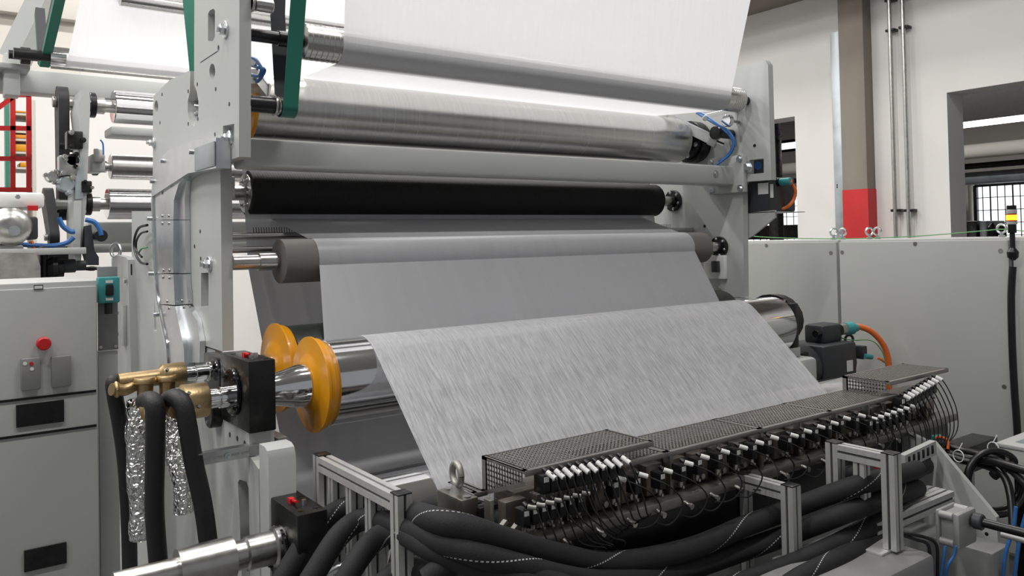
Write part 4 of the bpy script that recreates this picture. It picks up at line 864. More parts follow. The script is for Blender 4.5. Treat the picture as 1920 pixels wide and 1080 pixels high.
for i, (pp, m, lab) in enumerate(((((110, 408), (118, 424), (132, 434), (140, 434)), 'blue', 'blue air tube under the tall belt drive'), (((160, 412), (176, 416), (186, 428), (190, 441)), 'blue', 'blue air tube ending in a dark plug at the rear beam'), (((0, 455), (30, 457), (60, 460), (100, 461), (125, 455), (138, 445)), 'blue', 'blue air tube lying along the low far left rail'), (((188, 262), (193, 270), (194, 290)), 'blue', 'thin blue tube right of the rear upright'), (((58, 452), (66, 470), (74, 492)), 'orange', 'orange cable hanging from the black motor at far left'))):
    G().tube([P('Y', YR-.1, *w) for w in pp], (.012, .012, .012, .004, .01)[i], 8).obj('air_tube' if i < 4 else 'cable', m, None, lab, 'tube' if i < 4 else 'cable')
q = P('Y', YR-.1, 190, 442); G().cyl(q, q+Vector((0, .1, 0)), .03, seg=20).obj('dark_plug', 'black', None, 'dark round plug at the end of the blue tube on the rear beam', 'plug')
# low rail, motor and stone block at left edge
a = P('Y', 4.3, 0, 360); b = P('Y', 4.3, 84, 390)
t = thing('machine_rail', 'white painted rail at the far left edge under the red guard', 'rail', (a.x, 4.3, b.z)); G().box(a.x-.5, b.x, 4.3, 4.6, b.z, a.z, .015).obj('rail', 'white_plastic', t)
a2_ = P('Y', 4.28, 33, 369); G().hexa(a2_, (0, -1, 0), .012, .01).obj('bolt', 'zinc', t); q = P('Y', 4.29, 61, 390); G().box(q.x-.02, q.x+.02, 4.27, 4.3, q.z-.012, q.z+.01).obj('red_label', 'red', t)
q = P('Y', 4.2, 18, 425); t = thing('servo_motor', 'round bright metal motor at the far left edge under the white rail', 'motor', q, 'motors')
G().lathe((q.x, 4.12, q.z), (0, 1, 0), [(0, .03), (.02, .07), (.05, .085), (.25, .085)], 36).obj('housing', 'steel', t); G().cyl((q.x+.01, 4.1, q.z-.02), (q.x+.01, 4.12, q.z-.02), .022, seg=16).obj('cap', 'zinc', t); G().box(q.x-.05, q.x+.05, 4.17, 4.3, q.z-.14, q.z-.08, .01).obj('foot', 'steel', t)
a = P('Y', 4.2, 45, 406); b = P('Y', 4.2, 72, 449); t = thing('servo_motor', 'small square black motor at far left beside the bright round one', 'motor', ((a.x+b.x)/2, 4.25, b.z), 'motors')
G().box(a.x, b.x, 4.2, 4.4, b.z, a.z, .012).obj('housing', 'motor', t); G().cyl((a.x-.02, 4.25, (a.z+b.z)/2), (a.x, 4.25, (a.z+b.z)/2), .04).obj('shaft_hub', 'brass', t)
a = P('Y', 4.1, 0, 475); b = P('Y', 4.1, 75, 528); t = thing('cast_base', 'rough grey cast base block at the left edge behind the cabinet', 'base', (a.x, 4.2, b.z))
G().prism([P('Y', 4.1, *w) for w in ((-60, 474), (68, 474), (76, 500), (76, 545), (-60, 545))], 'Y', 4.1, 4.5).obj('block', 'cast', t)
a = P('Y', 4.15, 0, 462); b = P('Y', 4.15, 160, 472); G().box(a.x-.4, b.x, 4.12, 4.4, b.z-.01, b.z+.02, .004).obj('ledge_plate', 'paint', None, 'thin grey ledge plate over the cast base at far left', 'plate')
q0 = P('Y', 4.2, 78, 490); G().box(q0.x, P('Y', 4.2, 92, 490).x, 4.2, 4.35, 1.3, P('Y', 4.2, 85, 462).z, .01).obj('black_strut', 'black', None, 'black upright strut right of the cast base at far left', 'strut')
for i, (x, y, w, h, m, lab) in enumerate(((112, 505, 16, 24, 'black', 'black coupling body low between the cast base and light plate'), (145, 500, 26, 14, 'motor', 'low dark motor lying left of the teal switch'), (185, 505, 14, 5, 'black', 'thin black rod low beside the guard plate'))):
    a = P('Y', 4.05, x-w, y); b = P('Y', 4.05, x+w, y); z1 = P('Y', 4.05, x, y-h).z; r = (z1-a.z); g = G()
    g.lathe((a.x, 4.2, a.z), (1, 0, 0), [(0, r*.7), (.02, r), ((b.x-a.x)*.6, r), ((b.x-a.x)*.65, r*.75), (b.x-a.x, r*.75)], 20); g.obj(('coupling', 'servo_motor', 'rod')[i], m, None, lab, ('coupling', 'motor', 'rod')[i])
# red guard rail at left edge and stored boxes
t = thing('guard_rail', 'red tubular guard rail of a platform at the left frame edge', 'railing', (P('Y', 6.4, 30, 355).x, 6.4, 0))
def rt(a, b, nm): G().beam(P('Y', 6.4, *a), P('Y', 6.4, *b), .03, .03).obj(nm, 'red', t)
rt((24, 180), (24, 357), 'post'); rt((54, 178), (54, 357), 'post'); rt((30, 178), (57, 178), 'top_bar'); rt((-30, 222), (30, 178), 'top_bar'); rt((-40, 240), (57, 241), 'mid_bar'); rt((-40, 297), (57, 298), 'mid_bar'); rt((-40, 355), (60, 356), 'bottom_bar')
G().box(P('Y', 6.4, -40, 300).x, P('Y', 6.4, 57, 300).x, 6.5, 6.7, P('Y', 6.4, 20, 372).z, P('Y', 6.4, 20, 359).z).obj('platform_edge', 'paint', t)
for i, (x0, x1, y0, y1, m, lab) in enumerate(((28, 50, 207, 212, 'box_orange', 'thin flat box top in the red guard window'), (28, 50, 235, 245, 'box_orange', 'flat brown box above the orange box behind the red guard'), (28, 50, 252, 260, 'box_orange', 'second flat brown box behind the red guard'), (29, 50, 270, 284, 'yellow', 'bright orange box behind the red guard'), (38, 50, 304, 313, 'yellow', 'small orange box low behind the red guard'))):
    a = P('Y', 8.5, x0, y0); b = P('Y', 8.5, x1, y1); G().box(a.x, b.x, 8.5, 8.8, b.z, a.z, .005).obj('storage_box', m, None, lab, 'box', 'boxes behind the red guard')
t = thing('shelf_rack', 'pale storage rack behind the red guard at the left edge', 'shelf', (P('Y', 8.6, 38, 300).x, 8.6, 0))
a = P('Y', 8.6, 26, 300); b = P('Y', 8.6, 53, 300)
for yy in (212, 245, 260, 284, 313): z = P('Y', 8.5, 40, yy).z; G().box(a.x-.02, b.x+.02, 8.5, 8.95, z-.02, z-.001).obj('shelf_board', 'cream', t)
for x in (a.x-.03, b.x+.02): G().box(x, x+.03, 8.48, 8.95, 0, P('Y', 8.6, 38, 190).z).obj('upright', 'cream', t)
a = P('Y', 7.6, 10, 180); b = P('Y', 7.6, 19, 300); G().box(a.x, b.x, 7.6, 7.75, 0, P('Y', 7.6, 10, 178).z, .01).obj('green_post', 'green', None, 'dark green upright post behind the red guard', 'post')
# beige wall cassette high on the back wall
a = P('Y', 10.9, 28, 5); b = P('Y', 10.9, 150, 70)
G().box(a.x-3, b.x, 10.7, 11, b.z+.15, b.z+.5, .01).box(a.x-3, b.x, 10.85, 11, b.z-.5, b.z+.15).obj('wall_ledge', 'cream', None, 'beige ledge high on the back wall in the upper left corner', 'ledge')
# ================================================================== COATING DIE WITH PERFORATED COVERS
YFr, YBk = 1.495, 1.67
DX0, DX1 = .925, 3.16
HZ, LZc = 1.168, 1.130
H1 = (1.125, 1.548); H2 = (2.715, 3.14)
def lattice(g, x0, x1, y0, y1, z, px_, py_, w, th=.0015):
    """sheet with square holes lying flat"""
    n = int(round((x1-x0)/px_)); m = int(round((y1-y0)/py_))
    for i in range(n+1): x = x0+(x1-x0)*i/n; g.box(x-w/2, x+w/2, y0, y1, z-th, z)
    for j in range(m+1): y = y0+(y1-y0)*j/m; g.box(x0, x1, y-w/2, y+w/2, z-th, z)
def latticeX(g, x, y0, y1, z0, z1, p, w, th=.0015):
    n = max(1, int(round((y1-y0)/p))); m = max(1, int(round((z1-z0)/p)))
    for i in range(n+1): y = y0+(y1-y0)*i/n; g.box(x, x+th, y-w/2, y+w/2, z0, z1)
    for j in range(m+1): z = z0+(z1-z0)*j/m; g.box(x, x+th, y0, y1, z-w/2, z+w/2)
def cover(lab, x0, x1, z, drop, side=False, sidez=0., YFr=YFr, YBk=YBk):
    t = thing('perforated_cover', lab, 'cover', ((x0+x1)/2, (YFr+YBk)/2, z), 'perforated covers of the coating die')
    g = G(); lattice(g, x0+.010, x1-.010, YFr+.014, YBk-.008, z, .0130, .0130, .0048)
    g.obj('perforated_sheet', 'perf_steel', t)
    G().box(x0, x1, YFr, YFr+.014, z-.002, z).box(x0, x1, YBk-.008, YBk, z-.002, z).box(x0, x0+.012, YFr, YBk, z-.002, z).box(x1-.012, x1, YFr, YBk, z-.002, z).box(x0, x1, YFr-.002, YFr, z-drop, z, .0008).obj('folded_rim', 'perf_steel', t)
    if side:
        dz = lambda y: .03+(sidez-.03)*(y-YFr)/(YBk-YFr)
        g = G(); n = 13
        for i in range(n+1): y = YFr+.012+(YBk-YFr-.03)*i/n; g.box(x0, x0+.0015, y-.0025, y+.0025, z-dz(y), z-.006)
        for j in range(1, 8):
            zz_ = j*.0125+.004; y0 = YFr+.012
            if zz_ > dz(YFr+.012): y0 = YFr+(zz_-.03)/(sidez-.03)*(YBk-YFr)
            if y0 < YBk-.02: g.box(x0, x0+.0015, y0, YBk-.015, z-zz_-.0022, z-zz_+.0022)
        g.obj('perforated_side', 'perf_steel', t)
        G().box(x0, x0+.0015, YBk-.022, YBk, z-sidez, z).beam((x0, YFr, z-.03), (x0, YBk, z-sidez), .002, .01).box(x0, x0+.0015, YFr, YBk, z-.008, z).obj('side_rim', 'perf_steel', t)
    return t
cover('raised perforated steel hood at the left end of the die', H1[0], H1[1], HZ, .014, True, .092)
cover('raised perforated steel hood at the right end, below the orange cable', H2[0], H2[1], HZ+.013, .014, True, .11)
xs = [DX0+.03, H1[0]-.01]
cover('short low perforated cover left of the left raised hood', 1.087, H1[0]-.002, 1.088, .012, YFr=1.65, YBk=1.77)
cuts = [1.40, 1.60, 2.0, 2.36, H2[0]+.06]
for i in range(4):
    cover('low perforated cover strip, '+('short piece partly beneath the left raised hood', 'left long piece right of the left raised hood', 'middle long piece, half way to the right hood', 'right piece ending at the right raised hood')[i], cuts[i]+.001, cuts[i+1]-.001, LZc, .012)
DI = thing('coating_die', 'long brown steel coating die under the perforated covers', 'machine', ((DX0+DX1)/2, 1.56, .93))
G().box(1.14, DX1-.01, 1.555, 1.645, 1.0, 1.10, .004).obj('die_body', 'die_steel', DI)
G().box(1.0, DX1, 1.475, 1.54, .985, 1.012, .003).obj('lower_bar', 'dull_steel', DI)
G().box(1.02, DX1-.02, 1.50, 1.62, .86, .984, .004).obj('under_body', 'black', DI)
a = P('Y', 1.49, 820, 925); 
ec = P('Z', 1.085, 868, 938); eb = P('Z', 1.085, 820, 917); ef = P('Z', 1.085, 893, 931)
G().box(ec.x-.004, ec.x+.045, ec.y, eb.y, 1.0, 1.085, .004).obj('end_block', 'dull_steel', DI)
G().box(ec.x+.04, H1[0]+.05, ec.y+.02, 1.62, 1.0, 1.06, .004).obj('neck_block', 'black', DI)
for f in (.12, .85): qq = Vector((ec.x+.02, ec.y+(eb.y-ec.y)*f, 1.085)); G().cyl(qq-Vector((0, 0, .001)), qq+Vector((0, 0, .003)), .010, seg=16).obj('socket_screw', 'steel', DI)
q = Vector((ec.x+.02, (ec.y+eb.y)/2, 1.085)); EB = thing('eye_bolt', 'big grey lifting eye on the left end of the coating die', 'eye bolt', q)
G().cyl(q, q+Vector((0, 0, .018)), .019, .013, seg=20).obj('collar', 'cast', EB); G().torus(q+Vector((0, 0, .046)), (1, -.15, 0), .026, .0085, 28, 10).obj('ring', 'cast', EB)
for k in range(4): qq = Vector((1.03+.02*k, 1.50-.004*k, 1.03-.012*(k % 2))); G().beam(qq, qq+Vector((.05, .01, .03-.02*(k % 2))), .012, .008).cyl(qq, qq+Vector((0, -.012, 0)), .008, seg=10).obj('lever_clamp', 'dull_steel', DI)
# nozzle blocks between the die body and the lower bar
sx = [1171, 1212, 1258, 1297, 1327, 1365, 1399, 1429, 1457, 1494, 1519, 1544, 1569, 1592, 1620]
ty = [894, 887, 879, 865, 853, 843, 835, 826, 817, 813, 805, 797, 790, 781, 776]
sX = [P('Y', 1.46, x, y).x for x, y in zip(sx, ty)]
for k in range(22):
    x = 1.09+k*.092
    if x > DX1-.06: break
    G().box(x, x+.062, 1.525, 1.556, 1.014, 1.095, .003).obj('nozzle_block', 'die_steel', DI)
    G().cyl((x+.03, 1.515, 1.03), (x+.03, 1.526, 1.03), .008, seg=10).obj('screw', 'steel', DI)
for k in range(11): x = 1.03+.195*k; G().box(x, x+.012, 1.50, 1.525, 1.01, 1.118, .002).obj('upright_bar', 'dull_steel', DI)
# connectors on the lower bar
for k in range(16):
    x = 1.22+k*.105
    if x > 3.0: break
    G().cyl((x, 1.475, .995), (x, 1.455, .990), .006, seg=10).cyl((x, 1.455, .99), (x, 1.448, .989), .008, seg=8).obj('cable_socket', 'steel', DI)
# solenoid valves
def valve(name, lab, x, y, z, tagv, cablepts, group, big=1.0, tagm='white_plastic', sq=True):
    t = thing(name, lab, 'valve', (x, y, z-.03), group)
    w = .011*big
    G().box(x-w, x+w, y, y+.035, z-.034*big, z+.009*big, .002).obj('valve_body', 'black', t)
    if sq: G().box(x-w*.7, x+w*.55, y-.0012, y, z-.006*big, z+.006*big).obj('label_plate', 'white_plastic', t)
    G().cyl((x, y+.012, z-.05*big), (x, y+.012, z-.028*big), .006*big, seg=10).cyl((x, y+.004, z-.052*big), (x, y+.004, z-.045*big), .004, seg=6).obj('fitting', 'steel', t)
    a = Vector((x, y-.002, z+.018*big)); b = a+Vector(tagv)
    G().cyl(a+Vector((0, .012, .004)), a, .006, seg=10).obj('plug', 'black', t)
    G().cyl(a, b, .0062*big, seg=10, ch=.0008).obj('tag_sleeve', tagm, t, label='white cable tag' if tagm == 'white_plastic' else 'grey cable tag')
    if cablepts: G().tube([a, b]+[Vector(c) for c in cablepts], .0021, 6, 6).obj('cable', 'black', t)
    return t
XV0 = 1.17; YV = 1.465
random.seed(11)
for k in range(10):
    x = XV0+k*.0345; z = 1.118; q = P('Y', YV-.02, 1035+k*15.6, 893-k*3.2); x = q.x
    ex = 1.30+.018*k+random.uniform(-.015, .015); ez = .955+.004*k
    valve('solenoid_valve', ORD[k]+' black valve from the left in the upper row under the left hood', x, YV, q.z-.012, (.007, -.022, -.012-.002*(k % 3)), [(x+.03, YV-.04, 1.07), (x+(ex-x)*.6, YV-.045, 1.02), (ex, YV-.03, ez+.02), (ex, YV-.005, ez)], 'upper valves under the left hood')
for k in range(7):
    q = P('Y', YV-.03, 997+k*17, 962-k*4.5); x = q.x
    ex = 1.24+.02*k+random.uniform(-.01, .01); ez = .95
    valve('solenoid_valve', ORD[k]+' valve from the left in the lower row under the left hood', x, YV-.012, q.z-.006, (.016, -.012, -.003), [(x+.04, YV-.05, 1.01), (ex-.01, YV-.05, .975), (ex, YV-.03, ez)], 'lower valves under the left hood', .9, 'cast')
for k, x in enumerate(sX):
    p = P('Y', YV-.01, sx[k], ty[k]); lp = .06
    nm = ORD[k]+' single black valve from the left hood along the low covers, white tagged'
    valve('solenoid_valve', nm, p.x-.015, YV+.004, p.z-.02, (.018, -.014, -.007), [(p.x+.035, YV-.055, p.z-.03), (p.x+.065+.004*(k % 3), YV-.065, p.z-.07), (p.x+.06, YV-.06, p.z-.105), (p.x+.03, YV-.05, p.z-.12-.006*(k % 2)), (p.x+.0, YV-.03, .99)], 'single valves along the low covers', 1.0)
for k in range(9):
    p = P('Y', YV-.02, 1706+k*7.4, 746-k*4.4)
    dx = .012*k
    valve('solenoid_valve', ORD[k]+' black valve from the left in the upper row under the right hood', p.x-.006, YV, p.z-.014, (.007, -.020, -.010), [(p.x+.02, YV-.04, p.z-.05), (p.x+.035, YV-.055, p.z-.12), (p.x+.01, YV-.06, p.z-.19), (p.x-.04-dx, YV-.06, p.z-.235), (p.x-.10-dx*1.6, YV-.07, p.z-.25)], 'upper valves under the right hood', 1.15)
for k in range(7):
    p = P('Y', YV-.02, 1640+k*12, 795-k*4)
    valve('solenoid_valve', ORD[k]+' valve from the left in the lower row under the right hood', p.x, YV-.008, p.z, (.010, -.014, -.004), [(p.x+.03, YV-.05, p.z-.05), (p.x+.01, YV-.06, p.z-.11), (p.x-.04, YV-.04, p.z-.13)], 'lower valves under the right hood', 1.0)
# ladder of holes (chain strip) under the right valves and grille plate
a = P('X', 2.95, 1696, 862)
t = thing('slotted_strip', 'light slotted strip below the bundle of thin cables at right', 'strip', P('Y', 1.3, 1720, 860))
q0, q1 = P('Y', 1.36, 1692, 866), P('Y', 1.36, 1750, 838)
G().beam((q0.x, 1.36, q0.z), (q1.x, 1.36, q1.z), .02, .045).obj('strip', 'paint', t)
for k in range(6): c = q0.lerp(q1, .12+.15*k); G().box(c.x-.008, c.x+.006, 1.348, 1.351, c.z-.014, c.z+.014, .002).obj('slot', 'black', t)
# ================================================================== ALUMINIUM PROFILE FRAMES
def profile(g, gg, a, b, w=.038):
    """slotted square aluminium extrusion from a to b (axis aligned): core + lips, grooves are the gaps"""
    a = Vector(a); b = Vector(b); d = (b-a); L = d.length; d.normalize()
    u = Vector((1, 0, 0)) if abs(d.x) < .5 else Vector((0, 1, 0)); v = d.cross(u).normalized(); h = w/2; s = w*.10
    prof = []
    for k in range(4):
        ang = k*PI/2; c, sn = math.cos(ang), math.sin(ang)
        for x, y in ((h, -h), (h, -s), (h*.72, -s), (h*.72, s), (h, s)): prof.append((x*c-y*sn, x*sn+y*c))
    n = len(prof); vs = [a+u*x+v*y for x, y in prof]+[b+u*x+v*y for x, y in prof]
    fs = [(i, (i+1) % n, n+(i+1) % n, n+i) for i in range(n)]+[tuple(range(n))[::-1], tuple(range(n, 2*n))]
    g.add(vs, fs)
    for k in range(4):
        ang = k*PI/2; c, sn = math.cos(ang), math.sin(ang); x, y = h*.735, 0
        p = u*(x*c)+v*(x*sn); q = u*(-sn)+v*c
        e1 = q*s*.98; gg.add([a+p-e1+d*.001, a+p+e1+d*.001, b+p+e1-d*.001, b+p-e1-d*.001], [(0, 1, 2, 3)])
def part_profile(t, nm, a, b, w=.038, cap=False):
    g, gg = G(), G(); profile(g, gg, a, b, w); o = g.obj(nm, 'alu', t, sharp=20); gg.obj('groove', 'groove', o, fixn=False)
    if cap: G().box(b[0]-w/2, b[0]+w/2, b[1]-w/2, b[1]+w/2, b[2], b[2]+.0035, .0015).obj('end_cap', 'black', t, label='black plastic end cap')
    return o
def pframe(lab, x, yf, yb, ztop, zbot, inner, low=None, wid=.038, zb2=None):
    t = thing('hose_stand', lab, 'stand', (x, (yf+yb)/2, zbot), 'aluminium profile stands around the hoses')
    part_profile(t, 'post', (x, yf, zbot), (x, yf, ztop), wid, True)
    part_profile(t, 'post', (x, yb, zb2 or zbot), (x, yb, ztop-.001), wid, True)
    part_profile(t, 'rail', (x, yf+wid/2, ztop-wid/2-.002), (x, yb-wid/2, ztop-wid/2-.002), wid)
    for y, z0, z1 in inner: part_profile(t, 'inner_post', (x+.001, y, z0), (x+.001, y, z1), wid*.85)
    if low: part_profile(t, 'lower_rail', (x, yf+wid/2, low), (x, yb-wid/2, low), wid)
    return t
f1 = D(752, 925, 1.85); b1 = P('X', f1.x, 604, 858)
iy = [P('X', f1.x, x, 900).y for x in (629, 663, 699)]
pframe('left aluminium profile frame with black hoses passing through its openings', f1.x, f1.y, b1.y, f1.z, .35, [(y, .35, f1.z-.04) for y in iy], low=.62)
for i, (x, y) in enumerate(((682, 990), (712, 1000), (700, 1012), (722, 1028))):
    q = P('X', f1.x+.12, x, y); t = thing('pipe_clip', ('upper left', 'upper right', 'lower left', 'lower right')[i]+' small steel nut behind the left profile frame', 'nut', q, 'steel nuts behind the left frame'); G().cyl(q, q+Vector((.03, 0, 0)), .012, seg=12).obj('nut_body', 'steel', t); G().hexa(q, (-1, 0, 0), .009, .014).obj('stud', 'zinc', t)
f2 = D(1482, 910, 2.2); b2 = P('X', f2.x, 1392, 892)
pframe('middle aluminium profile frame with black hoses running behind its post', f2.x, f2.y, b2.y, f2.z, .35, [], low=None)
f3 = D(1670, 850, 2.2); b3 = P('X', f3.x, 1577, 832); z3 = P('X', f3.x, 1670, 1030).z
pframe('right aluminium profile frame standing on the big grey base beam', f3.x, f3.y, b3.y+.02, f3.z, z3+.004, [(b3.y-.06, z3+.12, f3.z-.04)], low=None, zb2=z3+.12)
G().box(f3.x-.06, f3.x+.06, f3.y+.0, f3.y+.16, z3-.004, z3+.003, .001).obj('foot_plate', 'alu', None, 'flat aluminium foot plate under the right profile frame', 'plate')
# flat profile rail at right
ra = P('Y', 1.24, 1690, 988); rb = P('Y', 1.24, 1790, 946)
t = thing('profile_rail', 'wide double aluminium profile rail lying right of the right frame', 'rail', (2.4, 1.29, ra.z), 'aluminium profile rails')
for k in range(2): part_profile(t, 'rail_profile', (2.17, 1.26+k*.042, (ra.z+rb.z)/2+.02), (rb.x, 1.26+k*.042, (ra.z+rb.z)/2+.02), .04)
bolt(t, (rb.x-.06, 1.30, (ra.z+rb.z)/2+.041), (0, 0, 1), .006)
a = P('Y', 1.5, 1510, 1050); t = thing('profile_rail', 'low aluminium profile rail between the middle and right frame posts', 'rail', (1.9, 1.4, .7), 'aluminium profile rails')
lr0 = P('Y', 1.36, 1505, 1045); lr1 = P('Y', 1.36, 1590, 1010); part_profile(t, 'rail_profile', (1.88, 1.36, lr0.z), (lr1.x+.1, 1.36, lr0.z), .04)
# pneumatic actuator block at right
AX = 2.30
a = P('X', AX, 1752, 962); b = P('X', AX, 1800, 1028)
t = thing('air_cylinder', 'grey square air cylinder block at lower right with a black rod', 'cylinder', (AX+.05, (a.y+b.y)/2, b.z), 'pneumatic cylinders')
zc_ = (P('X', AX, 1800, 972).z+b.z)/2; hh = (P('X', AX, 1800, 972).z-b.z)/2+.008; wy = .105
G().box(AX+.008, AX+wy-.008, b.y+.02, a.y-.012, zc_-hh+.008, zc_+hh-.008, .004).obj('barrel', 'anodised', t)
for sz in (-1, 1):
    for xx in (AX+.008, AX+wy-.008): G().cyl((xx, b.y+.018, zc_+sz*(hh-.012)), (xx, a.y-.01, zc_+sz*(hh-.012)), .011, seg=14, ch=.002).obj('tie_rod', 'anodised', t)
G().box(AX, AX+wy, b.y, b.y+.02, zc_-hh, zc_+hh, .008).obj('front_cap', 'anodised', t); G().box(AX, AX+wy, a.y-.012, a.y, zc_-hh, zc_+hh, .006).obj('rear_cap', 'anodised', t)
rx = AX+.075; r0 = Vector((rx, b.y, zc_+.02))
t = thing('push_rod', 'long black rod running from the grey air cylinder out of the right edge', 'rod', tuple(r0))
G().cyl(r0, r0+Vector((0, -.8, 0)), .0125, seg=18).obj('rod', 'black', t); G().cyl(r0+Vector((0, -.004, 0)), r0+Vector((0, -.03, 0)), .022, seg=20, ch=.003).obj('rod_clamp', 'motor', t)
r1 = P('X', rx+.25, 1878, 1002); G().cyl((rx+.25, r1.y, r1.z), (rx+.25, r1.y-.9, r1.z), .009, seg=14).obj('thin_rod', 'anodised', None, 'thin grey rod below the long black rod at the right edge', 'rod')
for i, pts in enumerate((((1772, 1024, 2.18), (1770, 1045, 2.18), (1762, 1095, 2.2)), ((1792, 1024, 2.18), (1788, 1042, 2.18), (1777, 1062, 2.18), (1772, 1095, 2.2)))):
    hose(('left', 'right')[i]+' blue air tube hanging below the grey air cylinder block', [D(*w) for w in pts], .0042, 'blue', 'air_tube', 'tube', 'blue tubes under the air cylinder', 8)
# gusset plates at right
gx = 2.80
g1 = px('X', gx, (1560, 745), (1740, 828), (1750, 828), (1868, 970), (1874, 1056), (1832, 1046), (1760, 1030), (1640, 1080), (1560, 1000))
t = thing('gusset_plate', 'large light grey gusset plate with slanted edge at lower right', 'machine frame', (gx, 1.5, .6)); G().prism(g1, 'X', gx, gx+.02).obj('plate', 'paint', t)
for x, y in ((1850, 1001), (1853, 1028)): q = P('X', gx, x, y); G().cyl(q-Vector((.001, 0, 0)), q+Vector((.001, 0, 0)), .006, seg=10).obj('hole', 'black', t)
gx2 = 3.15
g2 = px('X', gx2, (1720, 840), (1766, 857), (1820, 870), (1822, 1000), (1836, 1140), (1700, 1140))
hl = circ('X', gx2, 1800, 896, .022, 14, .028)
t = thing('gusset_plate', 'second light grey plate with a dark round hole behind the gusset', 'machine frame', (gx2, 1.5, .5)); G().prism(g2, 'X', gx2, gx2+.03, [hl]).obj('plate', 'paint', t)
G().box(gx2+.012, gx2+.028, min(p.y for p in hl)-.005, max(p.y for p in hl)+.005, min(p.z for p in hl)-.005, max(p.z for p in hl)+.005).obj('dark_insert', 'black', t)
a = P('Y', 1.2, 1800, 1045); G().box(2.66, 2.78, 1.15, 1.45, 0, a.z, .006).obj('leveling_block', 'paint_dark_and_shade', None, 'grey leveling block under the large gusset at lower right', 'block')
# round unions and plate behind the right frame post
q = P('Y', 1.42, 1712, 880); t = thing('pipe_union', 'dark steel pipe union with hexagon right of the right frame post', 'pipe union', q)
G().cyl(q-Vector((.05, 0, 0)), q+Vector((.01, 0, 0)), .02, seg=20, ch=.003).hexa(q-Vector((.05, 0, 0)), (-1, 0, 0), .016, .02).obj('hex_nut', 'steel', t); G().cyl(q+Vector((.01, 0, 0)), q+Vector((.12, .0, .0)), .03, seg=24, ch=.004).obj('sleeve', 'oxide', t)
q = P('Y', 1.40, 1643, 877); t = thing('warning_label', 'small grey plate with red mark between the right frame posts', 'plate', q); G().box(q.x-.04, q.x+.03, q.y, q.y+.006, q.z-.02, q.z+.022).obj('plate', 'dull_steel', t); G().box(q.x-.012, q.x+.012, q.y-.002, q.y, q.z-.01, q.z+.012).obj('mark', 'red', t)
# machine base
zb_ = P('Y', 1.12, 1600, 1062).z
t = thing('base_beam', 'big light grey base beam at the bottom right under the right frame', 'beam', (1.8, 1.2, .5))
xe = P('Y', 1.12, 1742, 1040).x
zb_ = z3-.004; G().box(1.55, xe, 1.10, 1.32, zb_-.35, zb_, .02).obj('box_section', 'paint_dark_and_shade', t)  # light grey beam, the shadow over it put into this darker colour
for xx in (1.65, xe-.3): G().box(xx, xx+.15, 1.12, 1.3, 0, zb_-.35, .01).obj('foot', 'paint', t)
t = thing('machine_bed', 'dark machine bed under the coating die, mostly behind the hoses', 'machine', (2, 1.7, 0))
G().box(1.0, 2.75, 1.50, 1.85, .3, .80, .01).obj('bed_box', 'paint_dark_and_shade', t); G().box(1.1, 2.6, 1.55, 1.8, 0, .3).obj('bed_foot', 'paint_dark_and_shade', t)
for i, pts in enumerate((((1690, 1003, 2.2), (1718, 1012, 2.2), (1740, 1022, 2.2), (1743, 1060, 2.2), (1740, 1100, 2.2)), ((1690, 1000, 2.2), (1730, 1006, 2.2), (1755, 1020, 2.2), (1758, 1060, 2.2), (1757, 1100, 2.2)))):
    hose(('left', 'right')[i]+' thin black cable bending down at the end of the base beam', [D(*w) for w in pts], .0045, 'black', 'cable', 'cable', 'black cables at the base beam', 8)
# ================================================================== THICK BLACK HOSES
hr = .0275
HS = [
 ('topmost thick black hose entering the left frame, white tracer thread', [(495, 1150, 1.95), (545, 1062, 1.96), (597, 985, 1.98), (655, 950, 1.97), (725, 950, 1.84), (775, 962, 1.66), (822, 976, 1.49), (880, 991, 1.43), (950, 1014, 1.41), (1040, 1040, 1.41), (1150, 1056, 1.42), (1290, 1030, 1.42), (1400, 985, 1.42), (1500, 948, 1.38), (1600, 912, 1.27), (1665, 895, 1.26), (1720, 880, 1.3)]),
 ('second thick black hose from the top in the left frame', [(540, 1160, 1.85), (590, 1075, 1.86), (640, 1000, 1.87), (690, 972, 1.85), (760, 988, 1.66), (850, 1022, 1.45), (970, 1062, 1.38), (1120, 1092, 1.38), (1260, 1075, 1.42), (1400, 1030, 1.42), (1500, 995, 1.36), (1590, 960, 1.27), (1660, 935, 1.26), (1720, 915, 1.3)]),
 ('third thick black hose from the top in the left frame', [(610, 1170, 1.74), (655, 1075, 1.76), (700, 1015, 1.77), (745, 995, 1.70), (810, 1028, 1.52), (900, 1062, 1.42), (1010, 1098, 1.36), (1120, 1130, 1.38)]),
 ('lowest thick black hose in the left frame, at the bottom picture edge', [(690, 1150, 1.68), (720, 1095, 1.69), (760, 1072, 1.68), (830, 1075, 1.58), (910, 1105, 1.48), (960, 1130, 1.44)]),
 ('thick black hose rising behind the left frame post towards the die', [(762, 1010, 1.95), (800, 955, 1.85), (860, 950, 1.72), (940, 975, 1.62), (1030, 1010, 1.56), (1120, 1030, 1.55)]),
 ('thick black hose sagging lowest between middle and right frame', [(1180, 1160, 1.38), (1290, 1125, 1.37), (1400, 1090, 1.35), (1500, 1052, 1.31), (1590, 1010, 1.27), (1650, 975, 1.27), (1700, 950, 1.3)]),
 ('thick black hose crossing in front at the bottom centre', [(800, 1090, 1.50), (880, 1040, 1.46), (980, 1075, 1.38), (1080, 1110, 1.34), (1160, 1140, 1.33)]),
 ('thick black hose descending behind the right frame post', [(1655, 975, 1.27), (1640, 1010, 1.26), (1580, 1045, 1.24), (1500, 1085, 1.24), (1440, 1130, 1.24)]),
]
for lab, pts in HS: hose(lab, [P('Y', q[2], q[0], q[1]) for q in pts], hr, 'hose', 'insulated_hose', 'hose', 'thick black hoses', 20, 8)
